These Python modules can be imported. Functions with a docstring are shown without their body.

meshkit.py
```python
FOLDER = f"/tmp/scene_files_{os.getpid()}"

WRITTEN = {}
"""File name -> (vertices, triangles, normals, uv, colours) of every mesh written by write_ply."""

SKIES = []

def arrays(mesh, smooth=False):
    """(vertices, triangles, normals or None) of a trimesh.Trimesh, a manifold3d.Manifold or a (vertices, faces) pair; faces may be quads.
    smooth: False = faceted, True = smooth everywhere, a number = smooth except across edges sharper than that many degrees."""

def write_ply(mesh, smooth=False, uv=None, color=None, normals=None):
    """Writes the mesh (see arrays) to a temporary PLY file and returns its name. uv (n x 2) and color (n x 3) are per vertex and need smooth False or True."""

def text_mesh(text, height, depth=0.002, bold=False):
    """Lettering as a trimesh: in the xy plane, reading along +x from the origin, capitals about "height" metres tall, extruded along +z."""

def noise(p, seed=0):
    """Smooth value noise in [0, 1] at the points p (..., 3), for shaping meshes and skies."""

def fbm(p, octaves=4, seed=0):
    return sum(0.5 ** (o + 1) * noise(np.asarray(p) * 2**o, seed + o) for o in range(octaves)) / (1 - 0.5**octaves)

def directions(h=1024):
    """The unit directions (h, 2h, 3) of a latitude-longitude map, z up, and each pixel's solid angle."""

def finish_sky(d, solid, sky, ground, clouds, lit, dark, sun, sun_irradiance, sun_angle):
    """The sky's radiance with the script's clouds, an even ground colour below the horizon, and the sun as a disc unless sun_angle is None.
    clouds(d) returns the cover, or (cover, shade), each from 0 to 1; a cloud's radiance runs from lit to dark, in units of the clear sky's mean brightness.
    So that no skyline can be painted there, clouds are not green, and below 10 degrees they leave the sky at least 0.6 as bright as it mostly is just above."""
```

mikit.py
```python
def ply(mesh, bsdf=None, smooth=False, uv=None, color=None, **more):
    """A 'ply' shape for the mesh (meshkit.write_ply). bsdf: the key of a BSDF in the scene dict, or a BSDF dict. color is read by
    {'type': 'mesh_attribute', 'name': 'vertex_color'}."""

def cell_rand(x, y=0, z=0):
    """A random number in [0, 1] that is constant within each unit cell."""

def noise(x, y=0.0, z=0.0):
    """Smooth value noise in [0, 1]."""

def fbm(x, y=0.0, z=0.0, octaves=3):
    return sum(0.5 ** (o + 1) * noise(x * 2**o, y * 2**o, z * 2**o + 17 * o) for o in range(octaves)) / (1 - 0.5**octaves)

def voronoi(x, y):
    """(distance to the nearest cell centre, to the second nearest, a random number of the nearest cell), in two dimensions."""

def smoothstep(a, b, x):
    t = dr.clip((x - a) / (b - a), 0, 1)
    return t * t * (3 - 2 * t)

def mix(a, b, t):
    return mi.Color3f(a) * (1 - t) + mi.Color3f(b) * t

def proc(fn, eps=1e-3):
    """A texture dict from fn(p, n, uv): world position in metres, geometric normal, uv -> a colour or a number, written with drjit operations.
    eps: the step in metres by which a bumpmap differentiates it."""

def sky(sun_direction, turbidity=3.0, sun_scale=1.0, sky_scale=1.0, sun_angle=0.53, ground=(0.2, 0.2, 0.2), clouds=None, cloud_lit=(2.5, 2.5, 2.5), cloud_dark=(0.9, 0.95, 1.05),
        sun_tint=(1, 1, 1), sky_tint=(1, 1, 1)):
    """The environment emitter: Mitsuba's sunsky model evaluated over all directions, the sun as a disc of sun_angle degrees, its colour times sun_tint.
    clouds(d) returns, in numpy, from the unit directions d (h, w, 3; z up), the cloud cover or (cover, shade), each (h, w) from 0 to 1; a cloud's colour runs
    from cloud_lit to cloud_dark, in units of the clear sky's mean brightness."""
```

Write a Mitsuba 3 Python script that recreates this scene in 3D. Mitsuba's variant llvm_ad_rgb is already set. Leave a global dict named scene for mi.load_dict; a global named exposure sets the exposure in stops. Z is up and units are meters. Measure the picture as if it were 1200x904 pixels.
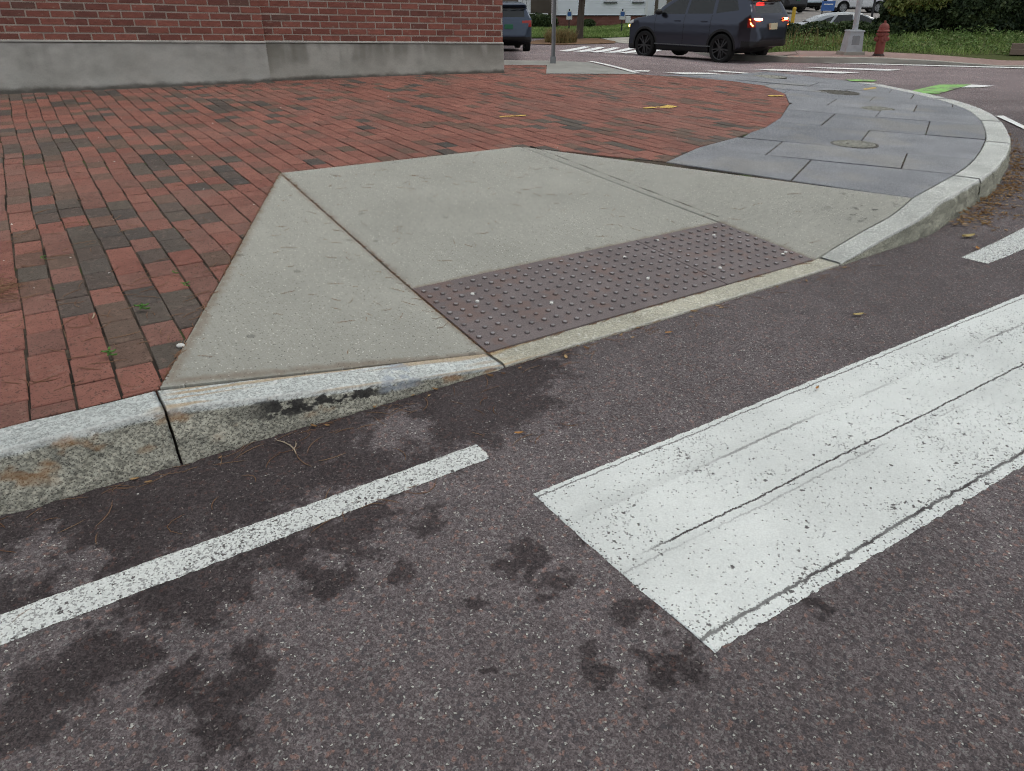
import math, random
import numpy as np, trimesh, drjit as dr, mitsuba as mi, mikit, meshkit
import manifold3d as m3
from manifold3d import Manifold, CrossSection
from shapely.geometry import Polygon, Point, box as sbox, LineString
from shapely.ops import unary_union

rng = np.random.default_rng(7)
random.seed(7)
T = mi.ScalarTransform4f
scene, labels = {}, {}

# ------------------------------------------------------------------ camera, sky, exposure
F, CAM_H, TILT = 863.0, 1.19, math.atan(456 / 863.0)          # focal length in pixels of the 1200 px wide photograph
fw = np.array([0, math.cos(TILT), -math.sin(TILT)]); up = np.array([0, math.sin(TILT), math.cos(TILT)])
scene['camera'] = {'type': 'perspective', 'fov': 2 * math.degrees(math.atan(600 / F)), 'fov_axis': 'x', 'near_clip': 0.05, 'far_clip': 2000.0,
                   'to_world': T().look_at(origin=[0, 0, CAM_H], target=[0, math.cos(TILT), CAM_H - math.sin(TILT)], up=[0, 0, 1])}
scene['sky'] = mikit.sky([0.5, 0.12, 0.86], turbidity=4, sun_scale=0.14, sun_angle=30, sun_tint=(.9, 1.0, 1.12), clouds=lambda d: 1.0,
                         cloud_lit=(0.955, 1.02, 1.075), cloud_dark=(0.9, 0.95, 1.05))
exposure = 2.6

# ------------------------------------------------------------------ terrain heights
def sm(a, b, x):
    t = np.clip((np.asarray(x, float) - a) / (b - a), 0, 1); return t * t * (3 - 2 * t)
def zr(x, y):                                                  # the road falls gently away from the camera
    return -.42 * (sm(14, 30, y) + (sm(4, 26, y) - sm(14, 30, y)) * sm(2, 6, x)) - .33 * sm(22, 38, y) * sm(9, 5, x)
def zs(x, y):                                                  # the pavement: rises towards the building, follows the road at the corner
    w = sm(4.5, -1.5, x)
    a = w * .015 * np.clip(np.asarray(y, float) - 2.2, 0, 8) + zr(x, y)
    return .15 + a
def at(u, v, z=zr):                                            # the point of a surface seen at a place of the photograph
    d = np.array([(u - 600) / F, 0, 0]) + up * (452 - v) / F + fw
    zz = 0.0
    for _ in range(80):
        t = (zz - CAM_H) / d[2] if d[2] < -1e-4 else 200
        p = d * t + [0, 0, CAM_H]
        zz = .5 * zz + .5 * (float(z(p[0], p[1])) if callable(z) else z)
    return p
def height_at(x, y, v):                                        # height of what stands at plan position (x, y) and shows at row v
    a = math.atan((452 - v) / F) - TILT
    return CAM_H + y * math.tan(a)
def depth_scale(y): return F / (y * math.cos(TILT) + 0.2)

# ------------------------------------------------------------------ helpers
def numbered(k):
    if k not in scene and k not in labels: return k
    i = 1
    while f'{k}_{i:03d}' in scene or f'{k}_{i:03d}' in labels: i += 1
    return f'{k}_{i:03d}'
def tag(k, label=None, cat=None, group=None, kind=None):
    d = labels.setdefault(k, {})
    for a, b in (('label', label), ('category', cat), ('group', group), ('kind', kind)):
        if b: d[a] = b
    return k
def add(name, mesh, bsdf, parent=None, smooth=False, M=None, **kw):
    k = numbered((parent + '__' if parent else '') + name)
    s = mikit.ply(mesh, bsdf, smooth=smooth, **kw) if not isinstance(mesh, dict) else dict(mesh)
    if M is not None: s['to_world'] = M
    scene[k] = s
    return k
def thing(name, label, cat, group=None):
    k = numbered(name); tag(k, label, cat, group); return k
def cat_mesh(ms):
    V, Fc, n = [], [], 0
    for v, f in ms:
        V.append(v); Fc.append(np.asarray(f) + n); n += len(v)
    return np.vstack(V), np.vstack(Fc)
def bx(x0, x1, y0, y1, z0, z1):
    v = np.array([[x, y, z] for x in (x0, x1) for y in (y0, y1) for z in (z0, z1)], float)
    f = np.array([[0, 1, 3], [0, 3, 2], [4, 6, 7], [4, 7, 5], [0, 4, 5], [0, 5, 1], [2, 3, 7], [2, 7, 6], [0, 2, 6], [0, 6, 4], [1, 5, 7], [1, 7, 3]])
    return v, f
def rot(vf, deg, c=(0, 0, 0)):
    a = math.radians(deg); R = np.array([[math.cos(a), -math.sin(a), 0], [math.sin(a), math.cos(a), 0], [0, 0, 1]])
    return (vf[0] @ R.T + np.asarray(c, float), vf[1])
def tri(m): return np.array(m.vertices), np.array(m.faces)
def cyl(p0, p1, r0, r1=None, n=12, caps=True):
    p0, p1 = np.asarray(p0, float), np.asarray(p1, float); r1 = r0 if r1 is None else r1
    d = (p1 - p0) / np.linalg.norm(p1 - p0); a = np.cross(d, [0, 0, 1] if abs(d[2]) < .9 else [1, 0, 0]); a /= np.linalg.norm(a); b = np.cross(d, a)
    t = np.arange(n) * 2 * math.pi / n; ring = np.cos(t)[:, None] * a + np.sin(t)[:, None] * b
    v = np.vstack([p0 + ring * r0, p1 + ring * r1, [p0], [p1]]); i = np.arange(n); j = (i + 1) % n
    f = [np.stack([i, j, j + n], 1), np.stack([i, j + n, i + n], 1)]
    if caps: f += [np.stack([j, i, i * 0 + 2 * n], 1), np.stack([i + n, j + n, i * 0 + 2 * n + 1], 1)]
    return v, np.vstack(f)
def tube(pts, r, n=6):
    p = np.asarray(pts, float); r = np.broadcast_to(r, (len(p),)); t = np.gradient(p, axis=0); t /= np.linalg.norm(t, axis=1, keepdims=True) + 1e-12
    a = np.cross(t, np.where(np.abs(t[:, 2:]) < .9, [0, 0, 1.], [1., 0, 0])); a /= np.linalg.norm(a, axis=1, keepdims=True) + 1e-12; b = np.cross(t, a)
    g = np.arange(n) * 2 * math.pi / n
    v = (p[:, None] + r[:, None, None] * (np.cos(g)[None, :, None] * a[:, None] + np.sin(g)[None, :, None] * b[:, None])).reshape(-1, 3)
    i, j = np.meshgrid(np.arange(len(p) - 1), np.arange(n), indexing='ij')
    q = np.stack([i * n + j, i * n + (j + 1) % n, (i + 1) * n + (j + 1) % n, (i + 1) * n + j], -1).reshape(-1, 4)
    return v, np.vstack([q[:, [0, 1, 2]], q[:, [0, 2, 3]]])
def lathe(prof, n=20, c=(0, 0, 0), axis='z'):
    prof = np.asarray(prof, float); g = np.arange(n) * 2 * math.pi / n; m = len(prof)
    v = np.stack([prof[:, None, 0] * np.cos(g), prof[:, None, 0] * np.sin(g), prof[:, None, 1] + 0 * g], -1).reshape(-1, 3)
    i, j = np.meshgrid(np.arange(m - 1), np.arange(n), indexing='ij')
    q = np.stack([i * n + j, i * n + (j + 1) % n, (i + 1) * n + (j + 1) % n, (i + 1) * n + j], -1).reshape(-1, 4)
    if axis == 'y': v = v[:, [0, 2, 1]] * [1, -1, 1]
    if axis == 'x': v = v[:, [2, 1, 0]] * [1, 1, -1]
    return v + np.asarray(c, float), np.vstack([q[:, [0, 1, 2]], q[:, [0, 2, 3]]])
def grid_faces(n, m):
    i, j = np.meshgrid(np.arange(n - 1), np.arange(m - 1), indexing='ij'); a = i * m + j
    q = np.stack([a, a + m, a + m + 1, a + 1], -1).reshape(-1, 4)
    return np.vstack([q[:, [0, 1, 2]], q[:, [0, 2, 3]]])
def ring_of(poly):
    c = np.array(poly.exterior.coords)[:-1, :2]
    x, y = c.T
    return c if (x * np.roll(y, -1) - np.roll(x, -1) * y).sum() > 0 else c[::-1]
def prism(c, ztop, depth=.03, ch=.003, dz=0.0, tilt=(0, 0)):
    """A paving piece with a bevelled top edge, its plan c (counterclockwise), lying on the height function ztop."""
    n = len(c); m = c.mean(0)
    d = c - m; L = np.linalg.norm(d, axis=1, keepdims=True); ins = c - d / L * np.minimum(ch * 1.4, .4 * L)
    zt = np.asarray(ztop(c[:, 0], c[:, 1])) + dz + d @ np.asarray(tilt)
    v = np.vstack([np.c_[ins, zt], np.c_[c, zt - ch], np.c_[c, zt - depth]]); i = np.arange(n); j = (i + 1) % n
    f = [np.stack([np.zeros(n - 2, int), i[1:-1], i[2:]], 1)]
    for k in (0, 1): f += [np.stack([i + k * n, i + (k + 1) * n, j + (k + 1) * n], 1), np.stack([i + k * n, j + (k + 1) * n, j + k * n], 1)]
    return v, np.vstack(f)
def drape(poly, z, res=.5, lift=0.0):
    """A sheet with the plan of poly lying on the height function z."""
    x0, y0, x1, y1 = poly.bounds; out = []
    for gx in np.arange(math.floor(x0 / res) * res, x1, res):
        for gy in np.arange(math.floor(y0 / res) * res, y1, res):
            q = poly.intersection(sbox(gx, gy, gx + res, gy + res))
            for g in getattr(q, 'geoms', [q]):
                if g.geom_type != 'Polygon' or g.area < 1e-7: continue
                if len(g.interiors) == 0 and g.convex_hull.area - g.area < 1e-7:
                    c = ring_of(g); n = len(c)
                    out.append((np.c_[c, np.asarray(z(c[:, 0], c[:, 1])) + lift], np.stack([np.zeros(n - 2, int), np.arange(1, n - 1), np.arange(2, n)], 1)))
                else:
                    v, f = trimesh.creation.triangulate_polygon(g, engine='earcut')
                    v = np.asarray(v); f = np.asarray(f)
                    nrm = cross2(v[f[:, 1]] - v[f[:, 0]], v[f[:, 2]] - v[f[:, 0]]); f = np.where((nrm < 0)[:, None], f[:, ::-1], f)
                    out.append((np.c_[v, np.asarray(z(v[:, 0], v[:, 1])) + lift], f))
    return cat_mesh(out)
def cross2(a, b): return a[:, 0] * b[:, 1] - a[:, 1] * b[:, 0]
def pxpoly(pts, z=zr): return Polygon([at(u, v, z)[:2] for u, v in pts])

# ------------------------------------------------------------------ materials
noise, fbm, voronoi, cell_rand, smoothstep, mix = mikit.noise, mikit.fbm, mikit.voronoi, mikit.cell_rand, mikit.smoothstep, mikit.mix
C3 = mi.Color3f
def two(d): return {'type': 'twosided', 'bsdf': d}
def plain(name, col, rough=.8, spec=.3, metallic=0., **kw):
    scene[name] = two({'type': 'principled', 'base_color': {'type': 'rgb', 'value': list(col)} if not callable(col) else mikit.proc(col), 'roughness': rough, 'specular': spec, 'metallic': metallic, **kw})
    return name
def bumped(name, col, h, rough=.85, spec=.3, eps=1e-3):
    scene[name] = two({'type': 'bumpmap', 'arbitrary': mikit.proc(h, eps), 'scale': 1.0, 'bsdf': {'type': 'principled', 'base_color': mikit.proc(col), 'roughness': mikit.proc(rough) if callable(rough) else rough, 'specular': spec}})
    return name

# damp blotches on the asphalt, as (place, size): they are real damp patches with outlines of their own
BLOTS = [(at(u, v), s) for u, v, s in ((555, 705, .055), (622, 655, .075), (690, 768, .035), (800, 785, .05), (762, 795, .05), (560, 778, .025), (745, 715, .06), (640, 690, .04), (700, 620, .04),
         (230, 690, .17), (320, 640, .14), (400, 615, .12), (120, 770, .14), (230, 700, .13), (330, 650, .12), (140, 760, .12), (260, 850, .07), (225, 800, .08), (300, 790, .08), (60, 800, .10), (430, 600, .10), (20, 860, .08), (380, 680, .09), (470, 660, .04), (490, 610, .05), (960, 700, .05))]
DUST = [(at(u, v), s) for u, v, s in ((455, 512, .10), (470, 498, .08), (40, 645, .10), (110, 660, .06), (620, 395, .09), (690, 380, .07))]
def damp(p0):
    s = mi.Float(0)
    p = mi.Point3f(p0.x + .16 * (fbm(p0.x * 7, p0.y * 7, 1.7, 4) - .5), p0.y + .16 * (fbm(p0.x * 7, p0.y * 7, 9.1, 4) - .5), p0.z)
    p = mi.Point3f(p.x + .13 * (fbm(p0.x * 24, p0.y * 24, 4.7, 3) - .5), p.y + .13 * (fbm(p0.x * 24, p0.y * 24, 6.1, 3) - .5), p0.z)
    for c, r in BLOTS: s = dr.maximum(s, dr.exp(-(dr.square(p.x - c[0]) + dr.square(p.y - c[1])) / (r * r)))
    # along the kerb the gutter stays damp
    d = (p.y - 2.384) * .8375 - (p.x + .025) * .5465
    gut = smoothstep(-.66, -.22, d) * smoothstep(.55, -.15, p.x)
    s = dr.maximum(s, .95 * gut)
    for c, r in DUST: s = s - .75 * dr.exp(-(dr.square(p.x - c[0]) + dr.square(p.y - c[1])) / (r * r))
    n = fbm(p0.x * 19, p0.y * 19, 3.3, 5); f = fbm(p0.x * 95, p0.y * 95, 6.1, 3)
    d = smoothstep(.34, .88, s * 1.16 + (n - .5) * 1.35 + (f - .5) * .6)
    return d * (.72 + .45 * fbm(p0.x * 6, p0.y * 6, 2.2, 3))
def asphalt_col(p, n, uv):
    jx, jy = noise(p.x * 260, p.y * 260, 3.), noise(p.x * 260, p.y * 260, 8.)
    a1, a2, ar = voronoi(p.x * 172 + .9 * jx, p.y * 172 + .9 * jy)
    b1, b2, br = voronoi(p.x * 82 + 7 + .7 * jx, p.y * 82 + .7 * jy)
    g = noise(p.x * 420, p.y * 420)
    big = fbm(p.x * 1.1, p.y * 1.1, 1., 4)
    c = mix(C3(.104, .086, .089), C3(.205, .174, .178), ar) * (.55 + .85 * g)
    pink = C3(.27, .175, .155)
    c = mix(c, pink * (.6 + .6 * g), dr.select(br > .86, 1., 0.) * smoothstep(.46, .30, b1))
    c = mix(c, C3(.085, .078, .085), dr.select(br < .12, 1., 0.) * smoothstep(.46, .30, b1) * .8)
    c = mix(c, C3(.235, .225, .22), dr.select(ar > .86, 1., 0.) * smoothstep(.5, .3, a1))
    c = mix(c, C3(.50, .49, .46), dr.select(ar < .03, 1., 0.) * smoothstep(.46, .3, a1))
    c = mix(c, C3(.035, .030, .033), smoothstep(.16, .02, a2 - a1) * .45)
    c = c * (.70 + .60 * big) * (.84 + .32 * fbm(p.x * 14, p.y * 14, 5., 3))
    w = damp(p)
    return c * mix(C3(1., 1., 1.), C3(.34, .305, .31), w) * mix(C3(1., 1., 1.), C3(1.75, 1.68, 1.68), smoothstep(7., 15., p.y))  # last factor paints the pale grazing sheen of the far road into the colour
def asphalt_h(p, n, uv):
    a1, a2, ar = voronoi(p.x * 150, p.y * 150)
    b1, b2, br = voronoi(p.x * 60 + 3, p.y * 60)
    return .0026 * smoothstep(.0, .35, a2 - a1) * (.35 + ar) + .0018 * smoothstep(.5, .1, b1) * br
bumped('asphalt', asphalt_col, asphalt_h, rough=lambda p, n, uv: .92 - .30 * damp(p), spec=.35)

def paint_chips(p, amount):
    n = fbm(p.x * 7, p.y * 7, 8., 4)
    a1, a2, ar = voronoi(p.x * 170 + .4 * noise(p.x * 400, p.y * 400), p.y * 170)
    c1, c2, cr = voronoi(p.x * 62 + .6 * noise(p.x * 170, p.y * 170), p.y * 62 + .6 * noise(p.x * 170, p.y * 170, 5.))
    small = dr.select(ar < .045 + .17 * smoothstep(.42, .72, n) + amount, 1., 0.) * smoothstep(.50, .34, a1)
    big = dr.select(cr < .010 + .09 * smoothstep(.50, .72, n) + .5 * amount, 1., 0.) * smoothstep(.36, .22, c1)
    return dr.clip(dr.maximum(small * (.30 + .65 * noise(p.x * 90, p.y * 90, 2.)), big * .9), 0, 1)
def bar_col(p, n, uv):
    """Crosswalk paint: uv.x metres along, uv.y across from 0 to 1, laid in three passes."""
    wob = .009 * (noise(uv.x * 5, 1.) - .5) + .004 * (noise(uv.x * 40, 5.) - .5) + .007 * (noise(uv.x * 300, uv.y * 190) - .5)
    t = uv.y + wob
    def line(c, w, s): return smoothstep(w, w * .35, dr.abs(t - c)) * s
    frag = noise(uv.x * 6, 4.)
    k = dr.maximum(line(.035, .0060, .75), line(.245, .010, smoothstep(.25, .7, frag) * .55))
    k = dr.maximum(k, line(.535 - uv.x * .008, .0065, smoothstep(.12, .3, uv.x + .2 * frag)))
    k = dr.maximum(k, line(.575, .006, .35 * smoothstep(.5, .7, noise(uv.x * 4, 9.))))
    k = dr.maximum(k, line(.945, .0105, .75 + .25 * noise(uv.x * 12, 6.)))
    edge = smoothstep(.022, .0, dr.abs(uv.y - 1.)) * .30 + smoothstep(.035, 0., dr.abs(t - .945)) * .30 + smoothstep(.09, 0., dr.abs(t - .26)) * .04 + smoothstep(.7, .95, uv.y) * .05 + smoothstep(.03, 0., uv.x) * .25
    k = dr.maximum(k, paint_chips(p, edge))
    dirt = fbm(p.x * 5, p.y * 5, 4., 4); g = noise(p.x * 330, p.y * 330)
    grime = (smoothstep(.05, 0., dr.abs(t - .22)) * .10 + smoothstep(.06, 0., dr.abs(t - .57)) * .08) * noise(uv.x * 3, 2.)
    col = C3(.735, .76, .74) * (.84 + .24 * dirt) * (.90 + .17 * g) * (1 - grime)
    return mix(col, C3(.05, .043, .045), k)
def paint_h(p, n, uv):
    a1, a2, ar = voronoi(p.x * 150, p.y * 150)
    return .0016 * smoothstep(.0, .35, a2 - a1) * (.35 + ar) - .0015 * paint_chips(p, 0.)
bumped('crosswalk_paint', bar_col, paint_h, rough=.8)
def line_col(p, n, uv):
    e = smoothstep(.16, 0., dr.minimum(uv.y, 1 - uv.y))
    k = dr.maximum(paint_chips(p, .12 + .25 * e), .55 * smoothstep(.56, .70, fbm(p.x * 190, p.y * 190, 3., 3)))
    g = noise(p.x * 330, p.y * 330)
    return mix(C3(.66, .68, .66) * (.85 + .25 * g), C3(.05, .043, .045), k)
bumped('lane_paint', line_col, paint_h, rough=.8)
plain('far_paint', lambda p, n, uv: C3(.70, .70, .69) * (.75 + .3 * fbm(p.x * 3, p.y * 3, 0., 3)), .8)
plain('green_paint', lambda p, n, uv: mix(C3(.22, .42, .13), C3(.16, .17, .13), smoothstep(.5, .7, fbm(p.x * 5, p.y * 5, 0., 4))) * (.75 + .5 * fbm(p.x * 9, p.y * 9, 3., 3)), .8)
plain('utility_yellow', lambda p, n, uv: mix(C3(.55, .38, .10), C3(.22, .10, .06), smoothstep(.5, .7, fbm(p.x * 40, p.y * 40, 0., 3))), .8)

def paver_col(p, n, uv):
    t, r = uv.x, uv.y
    c = mix(C3(.212, .088, .069), C3(.262, .114, .088), r)
    c = dr.select(t > .46, mix(C3(.186, .090, .072), C3(.214, .107, .086), r), c)
    c = dr.select(t > .64, mix(C3(.130, .092, .072), C3(.155, .088, .068), r), c)
    c = dr.select(t > .80, mix(C3(.102, .084, .069), C3(.094, .080, .071), r), c)
    c = dr.select(t > .93, mix(C3(.074, .066, .061), C3(.100, .077, .066), r), c)
    g = noise(p.x * 340, p.y * 340, p.z * 340); m = fbm(p.x * 28, p.y * 28, r * 40, 4); b = fbm(p.x * 2.2, p.y * 2.2, 0., 3)
    c = c * (.78 + .30 * g) * (.78 + .44 * m) * (.82 + .36 * b)
    pit = smoothstep(.74, .80, noise(p.x * 210, p.y * 210, 5.))
    c = mix(c, C3(.035, .026, .022), .6 * pit)
    pale = smoothstep(.62, .80, fbm(p.x * 60, p.y * 60, 9., 3))
    dust = smoothstep(.45, .75, fbm(p.x * 1.3, p.y * 1.3, 4., 4))
    return mix(mix(c, C3(.30, .20, .16), .22 * pale), C3(.17, .125, .105), .22 * dust)
def paver_h(p, n, uv):
    return .0006 * fbm(p.x * 170, p.y * 170, 3., 3) + .0004 * fbm(p.x * 26, p.y * 26, 1., 2)
bumped('paver', paver_col, paver_h, .88)
plain('joint_sand', lambda p, n, uv: mix(mix(C3(.030, .025, .021), C3(.12, .095, .075), fbm(p.x * 120, p.y * 120, 0., 3) * smoothstep(.2, .8, noise(p.x * 9, p.y * 9))), C3(.05, .075, .025), smoothstep(.66, .78, fbm(p.x * 6, p.y * 6, 3., 3)) * .7), .95, .1)

JOINTS = [(at(328, 203, zs)[:2], at(482, 338.5, .056)[:2]), (at(482, 338.5, .056)[:2], at(572, 414, .014)[:2]), (at(482, 338.5, .056)[:2], at(843, 260.6, .056)[:2]), (at(843, 260.6, .056)[:2], at(954, 305, .014)[:2]), (at(199, 447, .15)[:2], at(328, 203, zs)[:2]), (at(199, 447, .15)[:2], at(572, 414, .014)[:2])]
JOINTS = [(tuple(map(float, a)), tuple(map(float, b))) for a, b in JOINTS]
def concrete(base, sp, seed):
    def col(p, n, uv):
        g = noise(p.x * 380 + seed, p.y * 380, p.z * 380); f = noise(p.x * 160, p.y * 160 + seed, p.z * 160); m = fbm(p.x * 3.1, p.y * 3.1, seed, 4)
        a1, a2, ar = voronoi(p.x * 110 + seed, p.y * 110)
        q = .5465 * p.x - .8375 * p.y; w = .8375 * p.x + .5465 * p.y
        broom = noise(q * 5, w * 230 + seed) * .6 + .4 * noise(q * 11, w * 420)
        c = C3(*base) * (.74 + .26 * g + .12 * f) * (.88 + .22 * m) * (.93 + .14 * broom)
        c = mix(c, C3(.55, .54, .49), dr.select(ar > 1 - sp, 1., 0.) * smoothstep(.36, .18, a1))
        c = mix(c, C3(.10, .098, .09), dr.select(ar < sp * 1.3, 1., 0.) * smoothstep(.36, .2, a1) * .75)
        dm = mi.Float(9)
        for a, b in JOINTS:
            dx, dy = b[0] - a[0], b[1] - a[1]; L2_ = dx * dx + dy * dy
            tt = dr.clip(((p.x - a[0]) * dx + (p.y - a[1]) * dy) / L2_, 0, 1)
            dm = dr.minimum(dm, dr.sqrt(dr.square(p.x - a[0] - tt * dx) + dr.square(p.y - a[1] - tt * dy)))
        nn = fbm(p.x * 24, p.y * 24, 2.5, 4)
        c = mix(c, C3(.17, .125, .09), .60 * smoothstep(.045, .004, dm + .05 * (nn - .35)))
        gum = voronoi(p.x * 2.6 + seed, p.y * 2.6)
        c = c * (1 - .32 * dr.select(gum[2] > .72, 1., 0.) * smoothstep(.055, .04, gum[0] + .012 * nn))
        return c * (.95 + .10 * fbm(p.x * 45, p.y * 45, seed, 3))
    return col
def conc_h(p, n, uv): return .0012 * noise(p.x * 300, p.y * 300, p.z * 300) + .0010 * fbm(p.x * 90, p.y * 90, 2., 3)
bumped('ramp_concrete', concrete((.330, .326, .292), .07, 0.), conc_h, .9)
def brushed_col(p, n, uv):
    c = concrete((.330, .326, .292), .07, 5.)(p, n, uv)
    q = .80 * p.x + .60 * p.y; r = -.60 * p.x + .80 * p.y
    s = smoothstep(.60, .82, noise(q * 13 + 3, r * 190) * .6 + .5 * noise(q * 30, r * 60))
    d = smoothstep(.66, .74, fbm(p.x * 22, p.y * 22, 6., 3)) * dr.exp(-(dr.square(p.x - 2.02) + dr.square(p.y - 4.10)) / .05)
    return mix(mix(c, C3(.40, .39, .355), .35 * s), C3(.05, .05, .05), .8 * d)
bumped('brushed_concrete', brushed_col, conc_h, .9)
def plinth_col(p, n, uv):
    g = noise(p.x * 200, p.y * 200, p.z * 200); h = p.z - .27
    str_ = fbm((p.x + p.y * .4) * 7, p.z * .9, 2., 4); m = fbm(p.x * 2.1, p.y * 2.1, p.z * 3.4, 4); q = fbm(p.x * 9, p.y * 9, p.z * 12, 4)
    c = mix(C3(.33, .325, .295), C3(.50, .49, .455), smoothstep(.15, .85, .5 * m + .5 * q)) * (.88 + .2 * g)
    c = c * (1 - .22 * smoothstep(.45, .85, str_) * smoothstep(.0, .4, h))
    c = mix(c, C3(.33, .33, .31), .35 * smoothstep(.60, .72, q) * smoothstep(.4, .1, h))
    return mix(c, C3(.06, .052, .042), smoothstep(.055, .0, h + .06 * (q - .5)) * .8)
bumped('plinth_concrete', plinth_col, lambda p, n, uv: .0015 * fbm(p.x * 40, p.y * 40, p.z * 40, 4), .9)

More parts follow.
